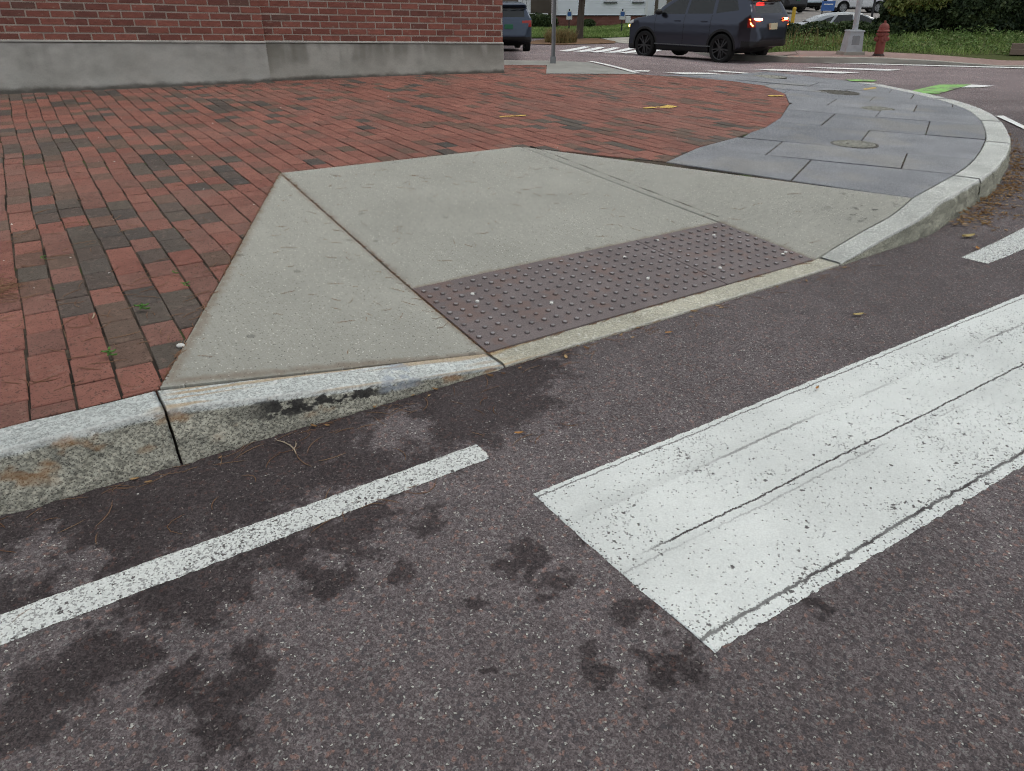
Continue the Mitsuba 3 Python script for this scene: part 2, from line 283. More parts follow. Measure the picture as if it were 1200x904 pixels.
def plinth_dirty(p, n, uv):
    st = fbm((p.x + p.y * .4) * 5, p.z * 1.2, 6., 4)
    return plinth_col(p, n, uv) * mix(C3(.92, .91, .89), C3(.60, .59, .56), smoothstep(.42, .62, st) * smoothstep(.32, .60, p.z))
bumped('plinth_concrete_dirty', plinth_dirty, lambda p, n, uv: .0015 * fbm(p.x * 40, p.y * 40, p.z * 40, 4), .9)
def granite(base, warm, dark, seed, face=False):
    def col(p, n, uv):
        b = noise(p.x * 330, p.y * 330 + seed, p.z * 330); m = fbm(p.x * 6, p.y * 6 + seed, p.z * 6, 4)
        a = noise(p.x * 150 + seed, p.y * 150, p.z * 150) * .6 + .4 * noise(p.x * 290 + seed, p.y * 290, p.z * 290)
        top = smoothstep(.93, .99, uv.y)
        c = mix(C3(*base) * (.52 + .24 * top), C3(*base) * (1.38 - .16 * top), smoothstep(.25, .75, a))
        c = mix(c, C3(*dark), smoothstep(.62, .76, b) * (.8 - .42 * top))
        c = mix(c, C3(.70, .70, .68), smoothstep(.70, .86, noise(p.x * 120, p.y * 120, p.z * 120 + 9)) * .5)
        c = c * (.74 + .52 * m)
        h = uv.y                                               # 0 at the foot of the face, 1 on top
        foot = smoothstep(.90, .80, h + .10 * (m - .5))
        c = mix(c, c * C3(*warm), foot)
        worn = smoothstep(.84, .93, h + .08 * (m - .5)) * smoothstep(1.0, .985, h)
        c = mix(c, C3(.56, .56, .54), .40 * worn)
        rust = smoothstep(.53, .68, fbm(p.x * 11, p.y * 11, p.z * 16 + seed, 4)) * smoothstep(.15, .5, h) * smoothstep(.99, .88, h) * smoothstep(1.5, .4, p.x)
        c = mix(c, C3(.25, .125, .045), .62 * rust)
        # long rusty streaks on top, along the stone
        q = -.5465 * p.x + .8375 * p.y + .02 * fbm(p.x * 4, p.y * 4, 0., 3)
        st = smoothstep(.64, .74, noise(q * 62, (p.x + p.y) * 1.3)) * smoothstep(.9, 1., h) * smoothstep(.7, -.2, p.x) * smoothstep(-1.06, -.98, p.x)
        c = mix(c, C3(.36, .235, .10), .6 * st)
        sl = (p.x * .8375 + (p.y - 2.0) * .5465)
        bl = smoothstep(.50, .60, fbm(p.x * 30, p.y * 30, p.z * 42, 4) + .30 * dr.exp(-dr.square((h - .68) / .22)) - .17)
        bl = bl * smoothstep(-.86, -.72, p.x) * smoothstep(-.36, -.48, p.x) * smoothstep(.30, .50, h) * smoothstep(.96, .90, h)
        c = mix(c, C3(.016, .015, .016), .93 * bl)
        bb = smoothstep(.50, .58, fbm(p.x * 24 + 4, p.y * 24, p.z * 30, 3)) * smoothstep(-.46, -.41, p.x) * smoothstep(-.29, -.34, p.x) * smoothstep(.45, .65, h)
        return mix(c, C3(.24, .28, .35), .5 * bb)
    return col
def gran_h(p, n, uv): return .0050 * fbm(p.x * 55, p.y * 55, p.z * 55, 4)
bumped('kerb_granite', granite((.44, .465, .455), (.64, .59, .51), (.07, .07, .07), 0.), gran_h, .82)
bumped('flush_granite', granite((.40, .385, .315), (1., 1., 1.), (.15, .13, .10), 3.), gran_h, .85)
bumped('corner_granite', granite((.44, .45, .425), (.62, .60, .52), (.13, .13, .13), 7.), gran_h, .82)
def slab_col(p, n, uv):
    a = noise(p.x * 210, p.y * 210, 1.); b = noise(p.x * 360, p.y * 360, 2.); m = fbm(p.x * 4, p.y * 4, uv.x * 20, 4)
    c = mix(C3(.170, .177, .196), C3(.235, .240, .256), uv.x) * (.66 + .54 * a) * (.70 + .58 * m)
    c = mix(c, C3(.40, .40, .41), smoothstep(.78, .92, b) * .5)
    c = mix(c, C3(.27, .25, .21), .30 * smoothstep(.55, .75, fbm(p.x * 2.3, p.y * 2.3, 7., 4)))
    return mix(c, C3(.10, .10, .10), .35 * smoothstep(.70, .80, fbm(p.x * 30, p.y * 30, 3., 3)))
bumped('slab_granite', slab_col, lambda p, n, uv: .0014 * fbm(p.x * 110, p.y * 110, 1., 3), .8)

def iron_col(p, n, uv):
    g = noise(p.x * 260, p.y * 260, p.z * 260); m = fbm(p.x * 8, p.y * 8, 2., 4)
    c = mix(C3(.118, .094, .094), C3(.170, .140, .140), m) * (.72 + .46 * g)
    rust = smoothstep(.56, .76, fbm(p.x * 17, p.y * 17, 5., 4) + .14 * smoothstep(.3, -.5, p.x))
    return mix(c, C3(.17, .088, .060), .32 * rust)
bumped('cast_iron', iron_col, lambda p, n, uv: .0006 * noise(p.x * 240, p.y * 240, p.z * 240), .62, .5)
def dome_col(p, n, uv):
    c = iron_col(p, n, uv)
    worn = smoothstep(.72, .97, n.z) * (.45 + .55 * smoothstep(.3, .7, fbm(p.x * 13, p.y * 13, 1., 3)))
    return mix(c * .55, C3(.30, .285, .30), .8 * worn)
plain('dome_iron', dome_col, .5, .5)

def wallbrick_col(p, n, uv):
    t, r = uv.x, uv.y
    c = mix(C3(.235, .088, .068), C3(.315, .120, .092), r)
    c = dr.select(t > .72, mix(C3(.185, .080, .066), C3(.215, .082, .065), r), c)
    c = dr.select(t > .96, C3(.17, .088, .072), c)
    g = noise(p.x * 150, p.y * 150, p.z * 150); m = fbm(p.x * 22, p.y * 22, p.z * 30, 3)
    c = c * (.72 + .35 * g) * (.74 + .5 * m)
    return mix(c, C3(.36, .30, .25), .5 * smoothstep(.72, .80, fbm(p.x * 26, p.y * 26, p.z * 34 + 5, 3)))
bumped('wall_brick', wallbrick_col, lambda p, n, uv: .0016 * fbm(p.x * 70, p.y * 70, p.z * 70, 3), .9)
plain('mortar', lambda p, n, uv: mix(C3(.40, .34, .29), C3(.52, .45, .39), fbm(p.x * 9, p.y * 9, p.z * 14, 3)) * (.8 + .3 * noise(p.x * 160, p.y * 160, p.z * 160)), .95, .1)
plain('far_brick', lambda p, n, uv: mix(C3(.17, .07, .055), C3(.24, .11, .09), cell_rand((p.x + .1 * (dr.floor(p.z / .075) - 2 * dr.floor(p.z / .15))) / .21, dr.floor(p.z / .075))), .9)
plain('pad_concrete', lambda p, n, uv: C3(.25, .25, .235) * (.78 + .4 * fbm(p.x * 3, p.y * 3, 0., 4)), .9)
plain('cap_stone', lambda p, n, uv: C3(.44, .43, .40) * (.7 + .5 * fbm(p.x * 6, p.y * 6, p.z * 6, 4)), .9)
plain('far_concrete', lambda p, n, uv: C3(.33, .315, .28) * (.7 + .5 * fbm(p.x * 3, p.y * 3, p.z * 6, 4)), .9)
plain('far_sidewalk', lambda p, n, uv: mix(C3(.20, .14, .125), C3(.27, .19, .17), fbm(p.x * 5, p.y * 5, 0., 4)), .9)
plain('far_asphalt', lambda p, n, uv: C3(.20, .185, .175) * (.8 + .35 * fbm(p.x * 1.5, p.y * 1.5, 0., 4)), .9)
plain('soil', lambda p, n, uv: mix(C3(.06, .075, .03), C3(.10, .11, .045), fbm(p.x * 3, p.y * 3, 0., 3)), .95, .1)
plain('mulch', lambda p, n, uv: mix(C3(.10, .06, .04), C3(.19, .12, .075), fbm(p.x * 8, p.y * 8, 0., 3)), .95, .1)
plain('lawn_base', lambda p, n, uv: mix(C3(.035, .06, .015), C3(.06, .095, .025), fbm(p.x * 2, p.y * 2, 0., 3)), .95, .1)
def leaf(name, a, b, c, f=2.3, tr=.25):
    scene[name] = two({'type': 'principled', 'base_color': mikit.proc(lambda p, n, uv: mix(mix(C3(*a), C3(*b), smoothstep(.25, .75, fbm(p.x * f, p.y * f, p.z * f, 3))), C3(*c), smoothstep(.62, .82, noise(p.x * 9, p.y * 9, p.z * 9)))), 'roughness': .6, 'specular': .3})
    return name
leaf('grass_blade', (.14, .22, .05), (.26, .36, .11), (.34, .39, .17), 1.0)
leaf('cover_leaf', (.07, .13, .03), (.17, .26, .08), (.24, .27, .12), 2.0)
leaf('dry_grass', (.20, .15, .06), (.27, .20, .09), (.14, .13, .05))
leaf('hedge_leaf', (.026, .045, .016), (.055, .085, .028), (.085, .11, .04))
leaf('shrub_leaf', (.018, .033, .015), (.042, .065, .026), (.07, .095, .035))
leaf('light_leaf', (.09, .13, .03), (.15, .17, .045), (.20, .13, .04))
leaf('tree_leaf', (.06, .09, .02), (.12, .12, .03), (.16, .11, .03))
leaf('dead_leaf', (.26, .14, .055), (.38, .25, .12), (.17, .085, .04), 30)
plain('needle', lambda p, n, uv: mix(C3(.14, .065, .035), C3(.25, .15, .09), noise(p.x * 9, p.y * 9)), .8)
plain('pale_twig', (.34, .27, .2), .8)
plain('orange_leaf', (.36, .17, .05), .7); plain('tan_leaf', (.40, .31, .13), .7); plain('weed_green', (.10, .22, .05), .6)
plain('bark', lambda p, n, uv: mix(C3(.07, .055, .045), C3(.12, .10, .085), fbm(p.x * 12, p.y * 12, p.z * 3, 4)), .95, .1)
plain('pebble', (.62, .61, .58), .7); plain('grit', lambda p, n, uv: mix(C3(.20, .15, .13), C3(.55, .53, .49), cell_rand(p.x * 60, p.y * 60)), .8)
plain('galvanised', lambda p, n, uv: mix(C3(.19, .20, .21), C3(.29, .30, .31), fbm(p.x * 20, p.y * 20, p.z * 8, 3)), .5, .5)
plain('grey_paint', lambda p, n, uv: C3(.40, .42, .44) * (.85 + .3 * fbm(p.x * 10, p.y * 10, p.z * 10, 3)), .55)
plain('hydrant_red', lambda p, n, uv: mix(C3(.25, .062, .048), C3(.18, .06, .05), fbm(p.x * 14, p.y * 14, p.z * 14, 3)), .6)
plain('hydrant_dark', (.05, .03, .028), .7)
plain('cover_iron', lambda p, n, uv: C3(.24, .235, .205) * (.7 + .5 * fbm(p.x * 40, p.y * 40, 0., 3)), .75, .4)
plain('cover_dark', lambda p, n, uv: C3(.085, .078, .066) * (.7 + .5 * fbm(p.x * 40, p.y * 40, 0., 3)), .75, .4)
plain('white_siding', (.78, .81, .85), .7); plain('tan_siding', (.17, .14, .11), .8); plain('white_trim', (.72, .73, .74), .6)
plain('dark_glass', (.008, .010, .012), .03, .55); plain('house_glass', (.03, .035, .045), .08, .6)
plain('roofing', (.07, .07, .075), .9); plain('yellow_paint', (.55, .36, .04), .5); plain('sign_blue', (.05, .13, .36), .5); plain('sign_white', (.7, .71, .72), .5); plain('dark_metal', (.03, .03, .033), .5)
plain('timber', (.19, .15, .12), .85)
for nm, c in (('slate_car_paint', (.046, .054, .080)), ('blue_car_paint', (.030, .046, .078)), ('silver_car_paint', (.30, .32, .34)), ('white_car_paint', (.62, .64, .66)), ('black_car_paint', (.013, .014, .018)), ('pale_blue_car_paint', (.42, .50, .55))):
    plain(nm, c, .26, .5, 0.55 if 'white' not in nm else 0., clearcoat=1.0, clearcoat_gloss=.95)
scene['slate_car_paint'] = two({'type': 'principled', 'base_color': {'type': 'rgb', 'value': [.050, .056, .078]}, 'metallic': .9, 'roughness': .20, 'clearcoat': 1.0, 'clearcoat_gloss': .97})
plain('tyre', (.014, .014, .014), .85); plain('black_trim', (.018, .018, .019), .55); plain('black_rim', (.02, .02, .022), .3, .6); plain('alloy_rim', (.32, .33, .34), .35, .5, .6)
plain('chrome', (.55, .56, .58), .25, .5, .8); plain('grey_trim', (.12, .125, .13), .5); plain('lamp_red', (.30, .012, .010), .2, .6); plain('plate_green', (.035, .16, .085), .5); plain('plate_tan', (.55, .48, .33), .5); plain('lamp_clear', (.5, .5, .48), .2, .6)

# ------------------------------------------------------------------ ground and road
def axis(a, b, fine0, fine1, step):
    lo = -np.geomspace(1, a, 14)[::-1] + fine0 if a > 0 else []
    hi = np.geomspace(1, b, 14) + fine1
    return np.unique(np.r_[lo, np.arange(fine0, fine1 + 1e-6, step), hi])
gx, gy = axis(300, 300, -14, 24, .5), axis(60, 400, -6, 60, .5)
X, Y = np.meshgrid(gx, gy, indexing='ij')
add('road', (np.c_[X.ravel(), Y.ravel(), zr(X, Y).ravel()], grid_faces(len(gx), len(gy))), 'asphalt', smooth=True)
tag('road', 'purplish grey worn asphalt street with damp blotches round the paved corner', 'road', kind='structure')

# the kerb: front foot line, width inwards, rise
FL = np.array([[-3.6, .04], [-1.322, 1.521], [-.949, 1.764], [-.025, 2.384], [1.64, 3.528], [1.985, 3.785], [2.22, 3.95], [2.55, 4.27], [2.86, 4.60], [3.23, 5.01], [3.64, 5.55], [4.10, 6.25], [4.40, 6.79], [4.73, 7.45], [5.11, 8.43], [5.29, 9.2], [5.37, 9.82], [5.43, 10.66], [5.46, 11.84], [5.30, 12.9], [5.0, 13.55], [4.5, 14.0]])
seg = np.r_[0, np.cumsum(np.linalg.norm(np.diff(FL, axis=0), axis=1))]
from scipy.interpolate import PchipInterpolator
fx, fy = PchipInterpolator(seg, FL[:, 0]), PchipInterpolator(seg, FL[:, 1])
S = dict(j0=seg[1] - 1.2, j1=seg[2], j2=seg[3], j3=seg[4], full=seg[7], end=seg[-1])
def kfront(s): return np.stack([fx(s), fy(s)], -1)
def knorm(s):
    t = np.stack([fx(s, 1), fy(s, 1)], -1); t /= np.linalg.norm(t, axis=-1, keepdims=True)
    return np.stack([-t[..., 1], t[..., 0]], -1)
def kwidth(s): return np.interp(s, [0, S['j1'], S['j2'], S['j3'], S['full'], S['full'] + 2, S['end']], [.20, .215, .13, .13, .175, .20, .20])
def kback(s): return kfront(s) + knorm(s) * np.asarray(kwidth(s))[..., None]
def krise(s): return np.interp(s, [0, S['j1'], S['j2'], S['j3'], S.get('E', S['full']), S['end'] - 2.4, S['end']], [1, .98, 0, 0, 1, 1, .25])
def ktop(s, b):
    k = krise(s); z0 = zr(b[:, 0], b[:, 1])
    full = np.minimum(zs(b[:, 0], b[:, 1]), z0 + .175)
    return z0 + .010 + k * (full - z0 - .010)
def kerbstone(s0, s1, step, rough, bsdf, skew=0.0):
    n = max(6, int((s1 - s0) / step)); s = np.linspace(s0 + .003, s1 - .003, n)
    f, nn = kfront(s), knorm(s); b = f + nn * kwidth(s)[:, None]; zt = ktop(s, b); z0 = zr(f[:, 0], f[:, 1])
    inset = np.interp(s, [0, S['j1'], S['j2'], S['end']], [.098, .092, .030, .022]) * np.minimum(1, krise(s) + .1) + .004
    prof = []
    hgt = zt - z0
    for q in np.linspace(-.06, 1, 11)[:-1]:                    # the face, from below the asphalt up
        prof.append((f + nn * (inset * max(q, 0) * .8)[:, None], z0 + np.where(q < 0, q * .6, q * (hgt - .012)), np.full(n, max(q, 0) * .9)))
    for a in (0, 30, 60, 90):                                  # the rounded arris
        a = math.radians(a); r = .012 * np.minimum(1, .3 + krise(s))
        prof.append((f + nn * (inset * .8 + r * (1 - math.cos(a)))[:, None], zt - r * (1 - math.sin(a)), np.full(n, .92 + .05 * a)))
    for q in (.2, .4, .6, .8, .95, 1.0):
        prof.append((f + nn * (inset * .8 + .012 + (kwidth(s) - .012 - inset * .8) * q)[:, None], zt - (.003 if q == 1 else 0), np.full(n, 1.)))
    prof.append((b, zt - .12, np.full(n, .5)))
    V = np.stack([np.c_[p[0], p[1]] for p in prof], 1); U = np.stack([p[2] for p in prof], 1)
    m = V.shape[1]
    P = V.reshape(-1, 3); nz = (meshkit.fbm(P * 28) - .5) * 2; nb = (meshkit.fbm(P * 7 + 3.3) - .5) * 2
    wface = np.clip(1 - (U.ravel() - .80) / .14, .16, 1)
    N3 = np.repeat(np.c_[-nn, np.zeros(n)], m, 0); N3[:, 2] = np.where(U.ravel() > .9, 1, .15); 
    amp = rough * wface * np.repeat(np.clip(krise(s), .12, 1), m)
    P = P + N3 * ((nz * .020 + nb * .016) * amp)[:, None]
    # break the ends' arrises a little
    fcs = grid_faces(n, m)[:, ::-1]
    caps = []
    for e in (0, n - 1):
        ring = np.arange(m) + e * m; fan = np.stack([np.full(m - 2, ring[0]), ring[1:-1], ring[2:]], 1)
        caps.append(fan if e == 0 else fan[:, ::-1])
    fcs = np.vstack([fcs] + caps)
    uv = np.stack([np.repeat(s, m), U.ravel()], 1)
    return add('kerbstone', (P, fcs), bsdf, 'kerb', smooth=True, uv=uv)
tag('kerb', 'rough grey granite kerb sweeping round the street corner', 'kerb', kind='structure')
j = [0.3, S['j0'], S['j1'], S['j2'], S['j3']]
S['E'] = min(np.linspace(S['j3'], S['full'] + .6, 400), key=lambda q: np.linalg.norm(kback(q) - at(1067, 232, zs)[:2]))
# left run, flush piece, and the curved run
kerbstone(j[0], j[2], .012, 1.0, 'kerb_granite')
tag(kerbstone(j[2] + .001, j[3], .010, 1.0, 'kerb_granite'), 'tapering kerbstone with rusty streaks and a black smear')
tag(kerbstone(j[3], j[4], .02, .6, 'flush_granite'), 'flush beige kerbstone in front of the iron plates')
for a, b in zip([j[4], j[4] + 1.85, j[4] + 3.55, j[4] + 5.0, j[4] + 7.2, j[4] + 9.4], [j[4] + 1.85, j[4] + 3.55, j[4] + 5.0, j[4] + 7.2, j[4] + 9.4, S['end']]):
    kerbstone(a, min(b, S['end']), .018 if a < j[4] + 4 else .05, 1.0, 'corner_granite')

# ------------------------------------------------------------------ kerb ramp of concrete with iron plates
def P3(u, v, z): p = at(u, v, z); return np.array(p)
PBL, PBR = P3(572, 414, .014), P3(954, 305, .014)
PTL, PTR = P3(482, 338.5, .056), P3(843, 260.6, .056)
RA, RB, RE = P3(328, 203, zs), P3(609, 172, zs), P3(1067, 232, zs)
LF = P3(199, 447, .15)
sE = min(np.linspace(S['j3'], S['full'] + .6, 400), key=lambda s: np.linalg.norm(kback(s) - RE[:2]))
RE[:2] = kback(sE); RE[2] = zs(*RE[:2])
LF[:2] = kback(S['j1'] + .01) - knorm(S['j1']) * .0
for q in (RA, RB, RE, LF): q[2] += .004
def patch(c00, c10, c11, c01, n, m, gap=.004, curve=None):
    s, t = np.meshgrid(np.linspace(0, 1, n), np.linspace(0, 1, m), indexing='ij')
    P = ((1 - s) * (1 - t))[..., None] * c00 + (s * (1 - t))[..., None] * c10 + (s * t)[..., None] * c11 + ((1 - s) * t)[..., None] * c01
    if curve is not None: P = curve(P, s, t)
    cen = P.reshape(-1, 3).mean(0)
    edge = (s < 1e-6) | (s > 1 - 1e-6) | (t < 1e-6) | (t > 1 - 1e-6)
    d = cen - P; d[..., 2] = 0; d /= np.linalg.norm(d, axis=-1, keepdims=True) + 1e-9
    P = P + d * gap
    rim = P.copy(); rim[..., 2] -= .05
    wob = (meshkit.fbm(P.reshape(-1, 3) * 30).reshape(n, m) - .5) * .004
    P = np.where(edge[..., None], P + d * wob[..., None] - [0, 0, .003], P)
    V = P.reshape(-1, 3); f = grid_faces(n, m)
    loop = [i * m for i in range(n)] + [(n - 1) * m + k for k in range(1, m)] + [i * m + m - 1 for i in range(n - 2, -1, -1)] + [k for k in range(m - 2, 0, -1)]
    lo = np.array(loop); base = len(V); V = np.vstack([V, V[lo] - [0, 0, .06]])
    i = np.arange(len(lo)); k = (i + 1) % len(lo)
    sk = np.vstack([np.stack([lo[i], i + base, k + base], 1), np.stack([lo[i], k + base, lo[k]], 1)])
    nr = np.cross(V[f[0, 1]] - V[f[0, 0]], V[f[0, 2]] - V[f[0, 0]])
    if nr[2] < 0: f = f[:, ::-1]; sk = sk[:, ::-1]
    return (V, np.vstack([f, sk[:, ::-1] if nr[2] > 0 else sk[:, ::-1]])), P
tag('kerb_ramp', 'pale concrete kerb ramp with two flared sides leading to iron plates', 'kerb ramp', kind='structure')
mL, patL = patch(RA, LF, PBL, PTL, 60, 60, .0055)
mC, patC = patch(RA, RB, PTR, PTL, 50, 50, .0055)
def kc(P, s, t):
    P = P.copy(); k = s > 1 - 1e-6
    tt = t[k]; sv = np.linspace(S['j3'], sE, 200)
    ss = S['j3'] + (sE - S['j3']) * tt
    P[k, :2] = np.where((tt > .12)[:, None], kback(ss), P[k, :2]); return P
mR, patR = patch(PTR, PBR, RE, RB, 50, 50, curve=kc)
add('flare', mL, 'ramp_concrete', 'kerb_ramp', smooth=30)
add('ramp_slab', mC, 'ramp_concrete', 'kerb_ramp', smooth=30)
add('flare', mR, 'brushed_concrete', 'kerb_ramp', smooth=30)
tag('kerb_ramp__flare', 'smooth left flare of the ramp beside the bricks'); tag('kerb_ramp__flare_001', 'rough brushed right flare of the ramp beside the granite slabs')
# raised tool line along the joint of ramp and right flare
jl = [RB * (1 - q) + PTR * q for q in np.linspace(.02, .97, 40)]
off = np.array([.7, .25, 0]) * .085
jw = np.array([np.r_[p[:2] + off[:2] * (1 - .2 * i / 40), p[2] + .002 + .001 * math.sin(i)] for i, p in enumerate(jl)])
add('tooled_joint', tube(jw, .007, 5), 'joint_sand', 'kerb_ramp')

ex = (PBR - PBL); wlen = np.linalg.norm(ex); ex /= wlen
eu = (PTL - PBL + PTR - PBR) / 2; dlen = np.linalg.norm(eu); eu /= dlen
nz_ = np.cross(ex, eu); nz_ /= np.linalg.norm(nz_)
def plate(a0, a1, label):
    k = thing('tactile_plate', label, 'tactile plate', 'cast iron tactile plates in the kerb ramp')
    def W(a, b, h=0.0):
        lo = PBL + (PBR - PBL) * (a / wlen); hi = PTL + (PTR - PTL) * (a / wlen)
        return lo + (hi - lo) * (b / dlen) + nz_ * h
    n, m = int((a1 - a0) / .05) + 2, 14
    A, B = np.meshgrid(np.linspace(a0 + .003, a1 - .003, n), np.linspace(.006, dlen - .006, m), indexing='ij')
    V = np.array([W(a, b, .002) for a, b in zip(A.ravel(), B.ravel())]); f = grid_faces(n, m)
    nrm = np.cross(V[f[0, 1]] - V[f[0, 0]], V[f[0, 2]] - V[f[0, 0]])
    if nrm[2] < 0: f = f[:, ::-1]
    loop = [i * m for i in range(n)] + [(n - 1) * m + q for q in range(1, m)] + [i * m + m - 1 for i in range(n - 2, -1, -1)] + [q for q in range(m - 2, 0, -1)]
    lo = np.array(loop); base = len(V); V = np.vstack([V, V[lo] - [0, 0, .03]]); i = np.arange(len(lo)); q = (i + 1) % len(lo)
    f = np.vstack([f, np.stack([lo[i], i + base, q + base], 1), np.stack([lo[i], q + base, lo[q]], 1)])
    add('plate', (V, f), 'cast_iron', k, smooth=False)
    g = np.arange(10) * 2 * math.pi / 10
    nd = int(round((a1 - a0) / .061)); mdn = 10
    for ia in range(nd):
        for ib in range(mdn):
            a = a0 + (ia + .5) * (a1 - a0) / nd; b = .03 + (ib + .5) * (dlen - .06) / mdn
            c = W(a, b, .002); rings = []
            sc = rng.uniform(.85, 1.05)
            for r, h in ((.0125, -.001), (.0118, .0035), (.0088, .0062), (.0045, .0072)):
                rings.append(c + (np.cos(g)[:, None] * ex + np.sin(g)[:, None] * eu) * r * sc + nz_ * h * sc)
            v = np.vstack(rings + [[c + nz_ * .0074 * sc]]); f = [grid_faces(4, 10)]
            ii = np.arange(4); f.append(np.stack([ii * 10 + 9, (ii + 1) * 10 + 9, (ii + 1) * 10], 1)[:3]); f.append(np.stack([ii * 10 + 9, (ii + 1) * 10, ii * 10], 1)[:3])
            t = np.arange(10); f.append(np.stack([30 + t, 30 + (t + 1) % 10, np.full(10, 40)], 1))
            f = np.vstack(f)
            f2 = f.copy(); nn = np.cross(v[f[:, 1]] - v[f[:, 0]], v[f[:, 2]] - v[f[:, 0]]); fl = ((v[f].mean(1) - (c - nz_ * .01)) * nn).sum(1) < 0; f2[fl] = f[fl][:, ::-1]
            add('dome', (v, f2), 'dome_iron', k, smooth=True)
    for (a, b) in [(rng.uniform(a0 + .05, a1 - .05), rng.uniform(.06, dlen - .06)) for _ in range(5)]:   # bright bolt heads
        c = W(a, b, .003); add('bolt', cyl(c, c + nz_ * .006, .009, .008, 10), 'pebble', k)
    return k
split = wlen * .672
plate(0, split, 'longer rust-brown cast iron tactile plate of domes at the left of the kerb ramp')
plate(split, wlen, 'shorter rust-brown cast iron tactile plate of domes at the right of the kerb ramp')

# ------------------------------------------------------------------ brick pavement
sv = np.linspace(.3, S['end'], 500)
BK = kback(sv)
arc = np.array([at(u, v, zs)[:2] for u, v in ((780, 190), (820, 172), (860, 162), (896, 150), (915, 138), (925, 122), (920, 110), (895, 100.5), (850, 94.5), (800, 90), (745, 87.5))])
WD = np.array([.9187, .395, 0]); WN = np.array([-.395, .9187, 0])              # along the wall, and into the building
w0 = at(0, 111, zs); w1 = at(318, 96.5, zs)
WD = np.r_[(w1 - w0)[:2], 0]; WD /= np.linalg.norm(WD); WN = np.array([-WD[1], WD[0], 0])
w1b = w1 + WN * .085
t_ = None
d591 = at(591, 87, zs)[:2]; d591 = d591 / np.linalg.norm(d591)
A_ = np.stack([WD[:2], -d591], 1); t_ = np.linalg.solve(A_, -w1b[:2]); w2 = np.r_[w1b[:2] + WD[:2] * t_[0], 0]
wl = w0 - WD * 4.5
left_kerb = BK[sv < S['j1']]
bp_poly = Polygon([tuple(p) for p in left_kerb] + [tuple(LF[:2]), tuple(RA[:2]), tuple(RB[:2])] + [tuple(p) for p in arc]
                  + [tuple(at(700, 86.5, zs)[:2]), tuple(at(645, 85, zs)[:2]), tuple(at(640, 76.5, zs)[:2]), tuple((w2 + WN * 2.6)[:2]), tuple((w2 + WN * .02)[:2]), tuple((w1b + WN * .02)[:2]), tuple((w1 + WN * .02)[:2]), tuple((wl + WN * .02)[:2]), (left_kerb[0][0] - 4.2, left_kerb[0][1] + .6)]).buffer(0)
bed_all = Polygon([tuple(p) for p in BK[sv < S['j1'] + .02]] + [tuple(p) for p in BK[(sv >= S['j1'] + .02)]] + [tuple(at(860, 87.5, zs)[:2]), tuple(at(780, 88.2, zs)[:2]), tuple(at(747, 86.5, zs)[:2])]
                  + [tuple(at(690, 73.5, zs)[:2]), tuple(at(660, 72, zs)[:2]), tuple(at(600, 71, zs)[:2]), tuple((w2 + WN * 3)[:2]), tuple(w2[:2]), tuple(w1[:2]), tuple(wl[:2]), (left_kerb[0][0] - 4.2, left_kerb[0][1] + .6)]).buffer(0)
ramp_poly = Polygon([LF[:2], PBL[:2], PBR[:2]] + [tuple(kback(s)) for s in np.linspace(S['j3'], sE, 12)] + [RE[:2], RB[:2], RA[:2]]).buffer(0)
ramp_kerb = Polygon([tuple(q) for q in kfront(np.linspace(S['j1'] + .01, sE, 40))] + [tuple(q) for q in (kback(np.linspace(S['j1'] + .01, sE, 40)) + .05 * knorm(np.linspace(S['j1'] + .01, sE, 40)))[::-1]]).buffer(0)
add('pavement', drape(bed_all.difference(ramp_poly.buffer(.002)).difference(ramp_kerb), zs, .4, -.0060), 'joint_sand', smooth=False)
tag('pavement', 'red brick corner pavement with dark sandy joints', 'pavement', kind='structure')
add('ramp_bed', drape(ramp_poly, lambda x, y: x * 0 - .03, .5), 'joint_sand', 'kerb_ramp')
bd = np.array([-.5335, .8458]); bp_ = np.array([bd[1], -bd[0]])                  # along a column of bricks, across it
bp_ = np.array([.8458, .5335])
PW, PL = .1160, .2010
inner = bp_poly.buffer(-.003)
from shapely.prepared import prep
pin = prep(inner)
bricks = []
run = 0
c0 = np.array([-1.069, 1.996])
for i in range(-62, 72):
    off = (i % 2) * .5 * PL + rng.uniform(-.03, .03)
    for k in range(-14, 70):
        a = k * PL + off; 
        ctr = c0 + bp_ * ((i + .5) * PW) + bd * a
        if not (-11 < ctr[0] < 5 and -1 < ctr[1] < 14.5): continue
        wv = .006 * math.sin(a * 1.9 + i * .05) + .003 * math.sin(a * 5.1 + i * .6)
        jw_, jl_ = rng.uniform(.0050, .0085), rng.uniform(.0028, .0056)
        hw, hl = PW / 2 - jw_ / 2, PL / 2 - jl_ / 2
        ang = rng.normal(0, .006)
        q = np.array([[-hw, -hl], [hw, -hl], [hw, hl], [-hw, hl]]) + [wv + rng.normal(0, .0010), rng.normal(0, .0015)]
        q = q @ np.array([[math.cos(ang), math.sin(ang)], [-math.sin(ang), math.cos(ang)]])
        pl = ctr + q[:, :1] * bp_ + q[:, 1:] * bd
        # tones come in small runs
        cl = meshkit.noise(np.array([[i * .55, k * .42, 3.]]))[0]
        tone = np.clip(rng.uniform(0, 1) * .86 + (cl - .5) * .80 + .07 - .19 * sm(4.0, 8, ctr[1]) * sm(-4.5, 0, ctr[0]) + .05 * sm(-1.5, -3, ctr[0]), 0, 1)
        g = Polygon(pl)
        if not pin.contains(g):
            if not pin.intersects(g): continue
            g = g.intersection(inner)
            if g.geom_type != 'Polygon' or g.area < 1.2e-4: continue
        c = ring_of(g.simplify(.0005))
        if len(c) < 3: continue
        bricks.append((ctr, c, tone, rng.uniform(0, 1)))
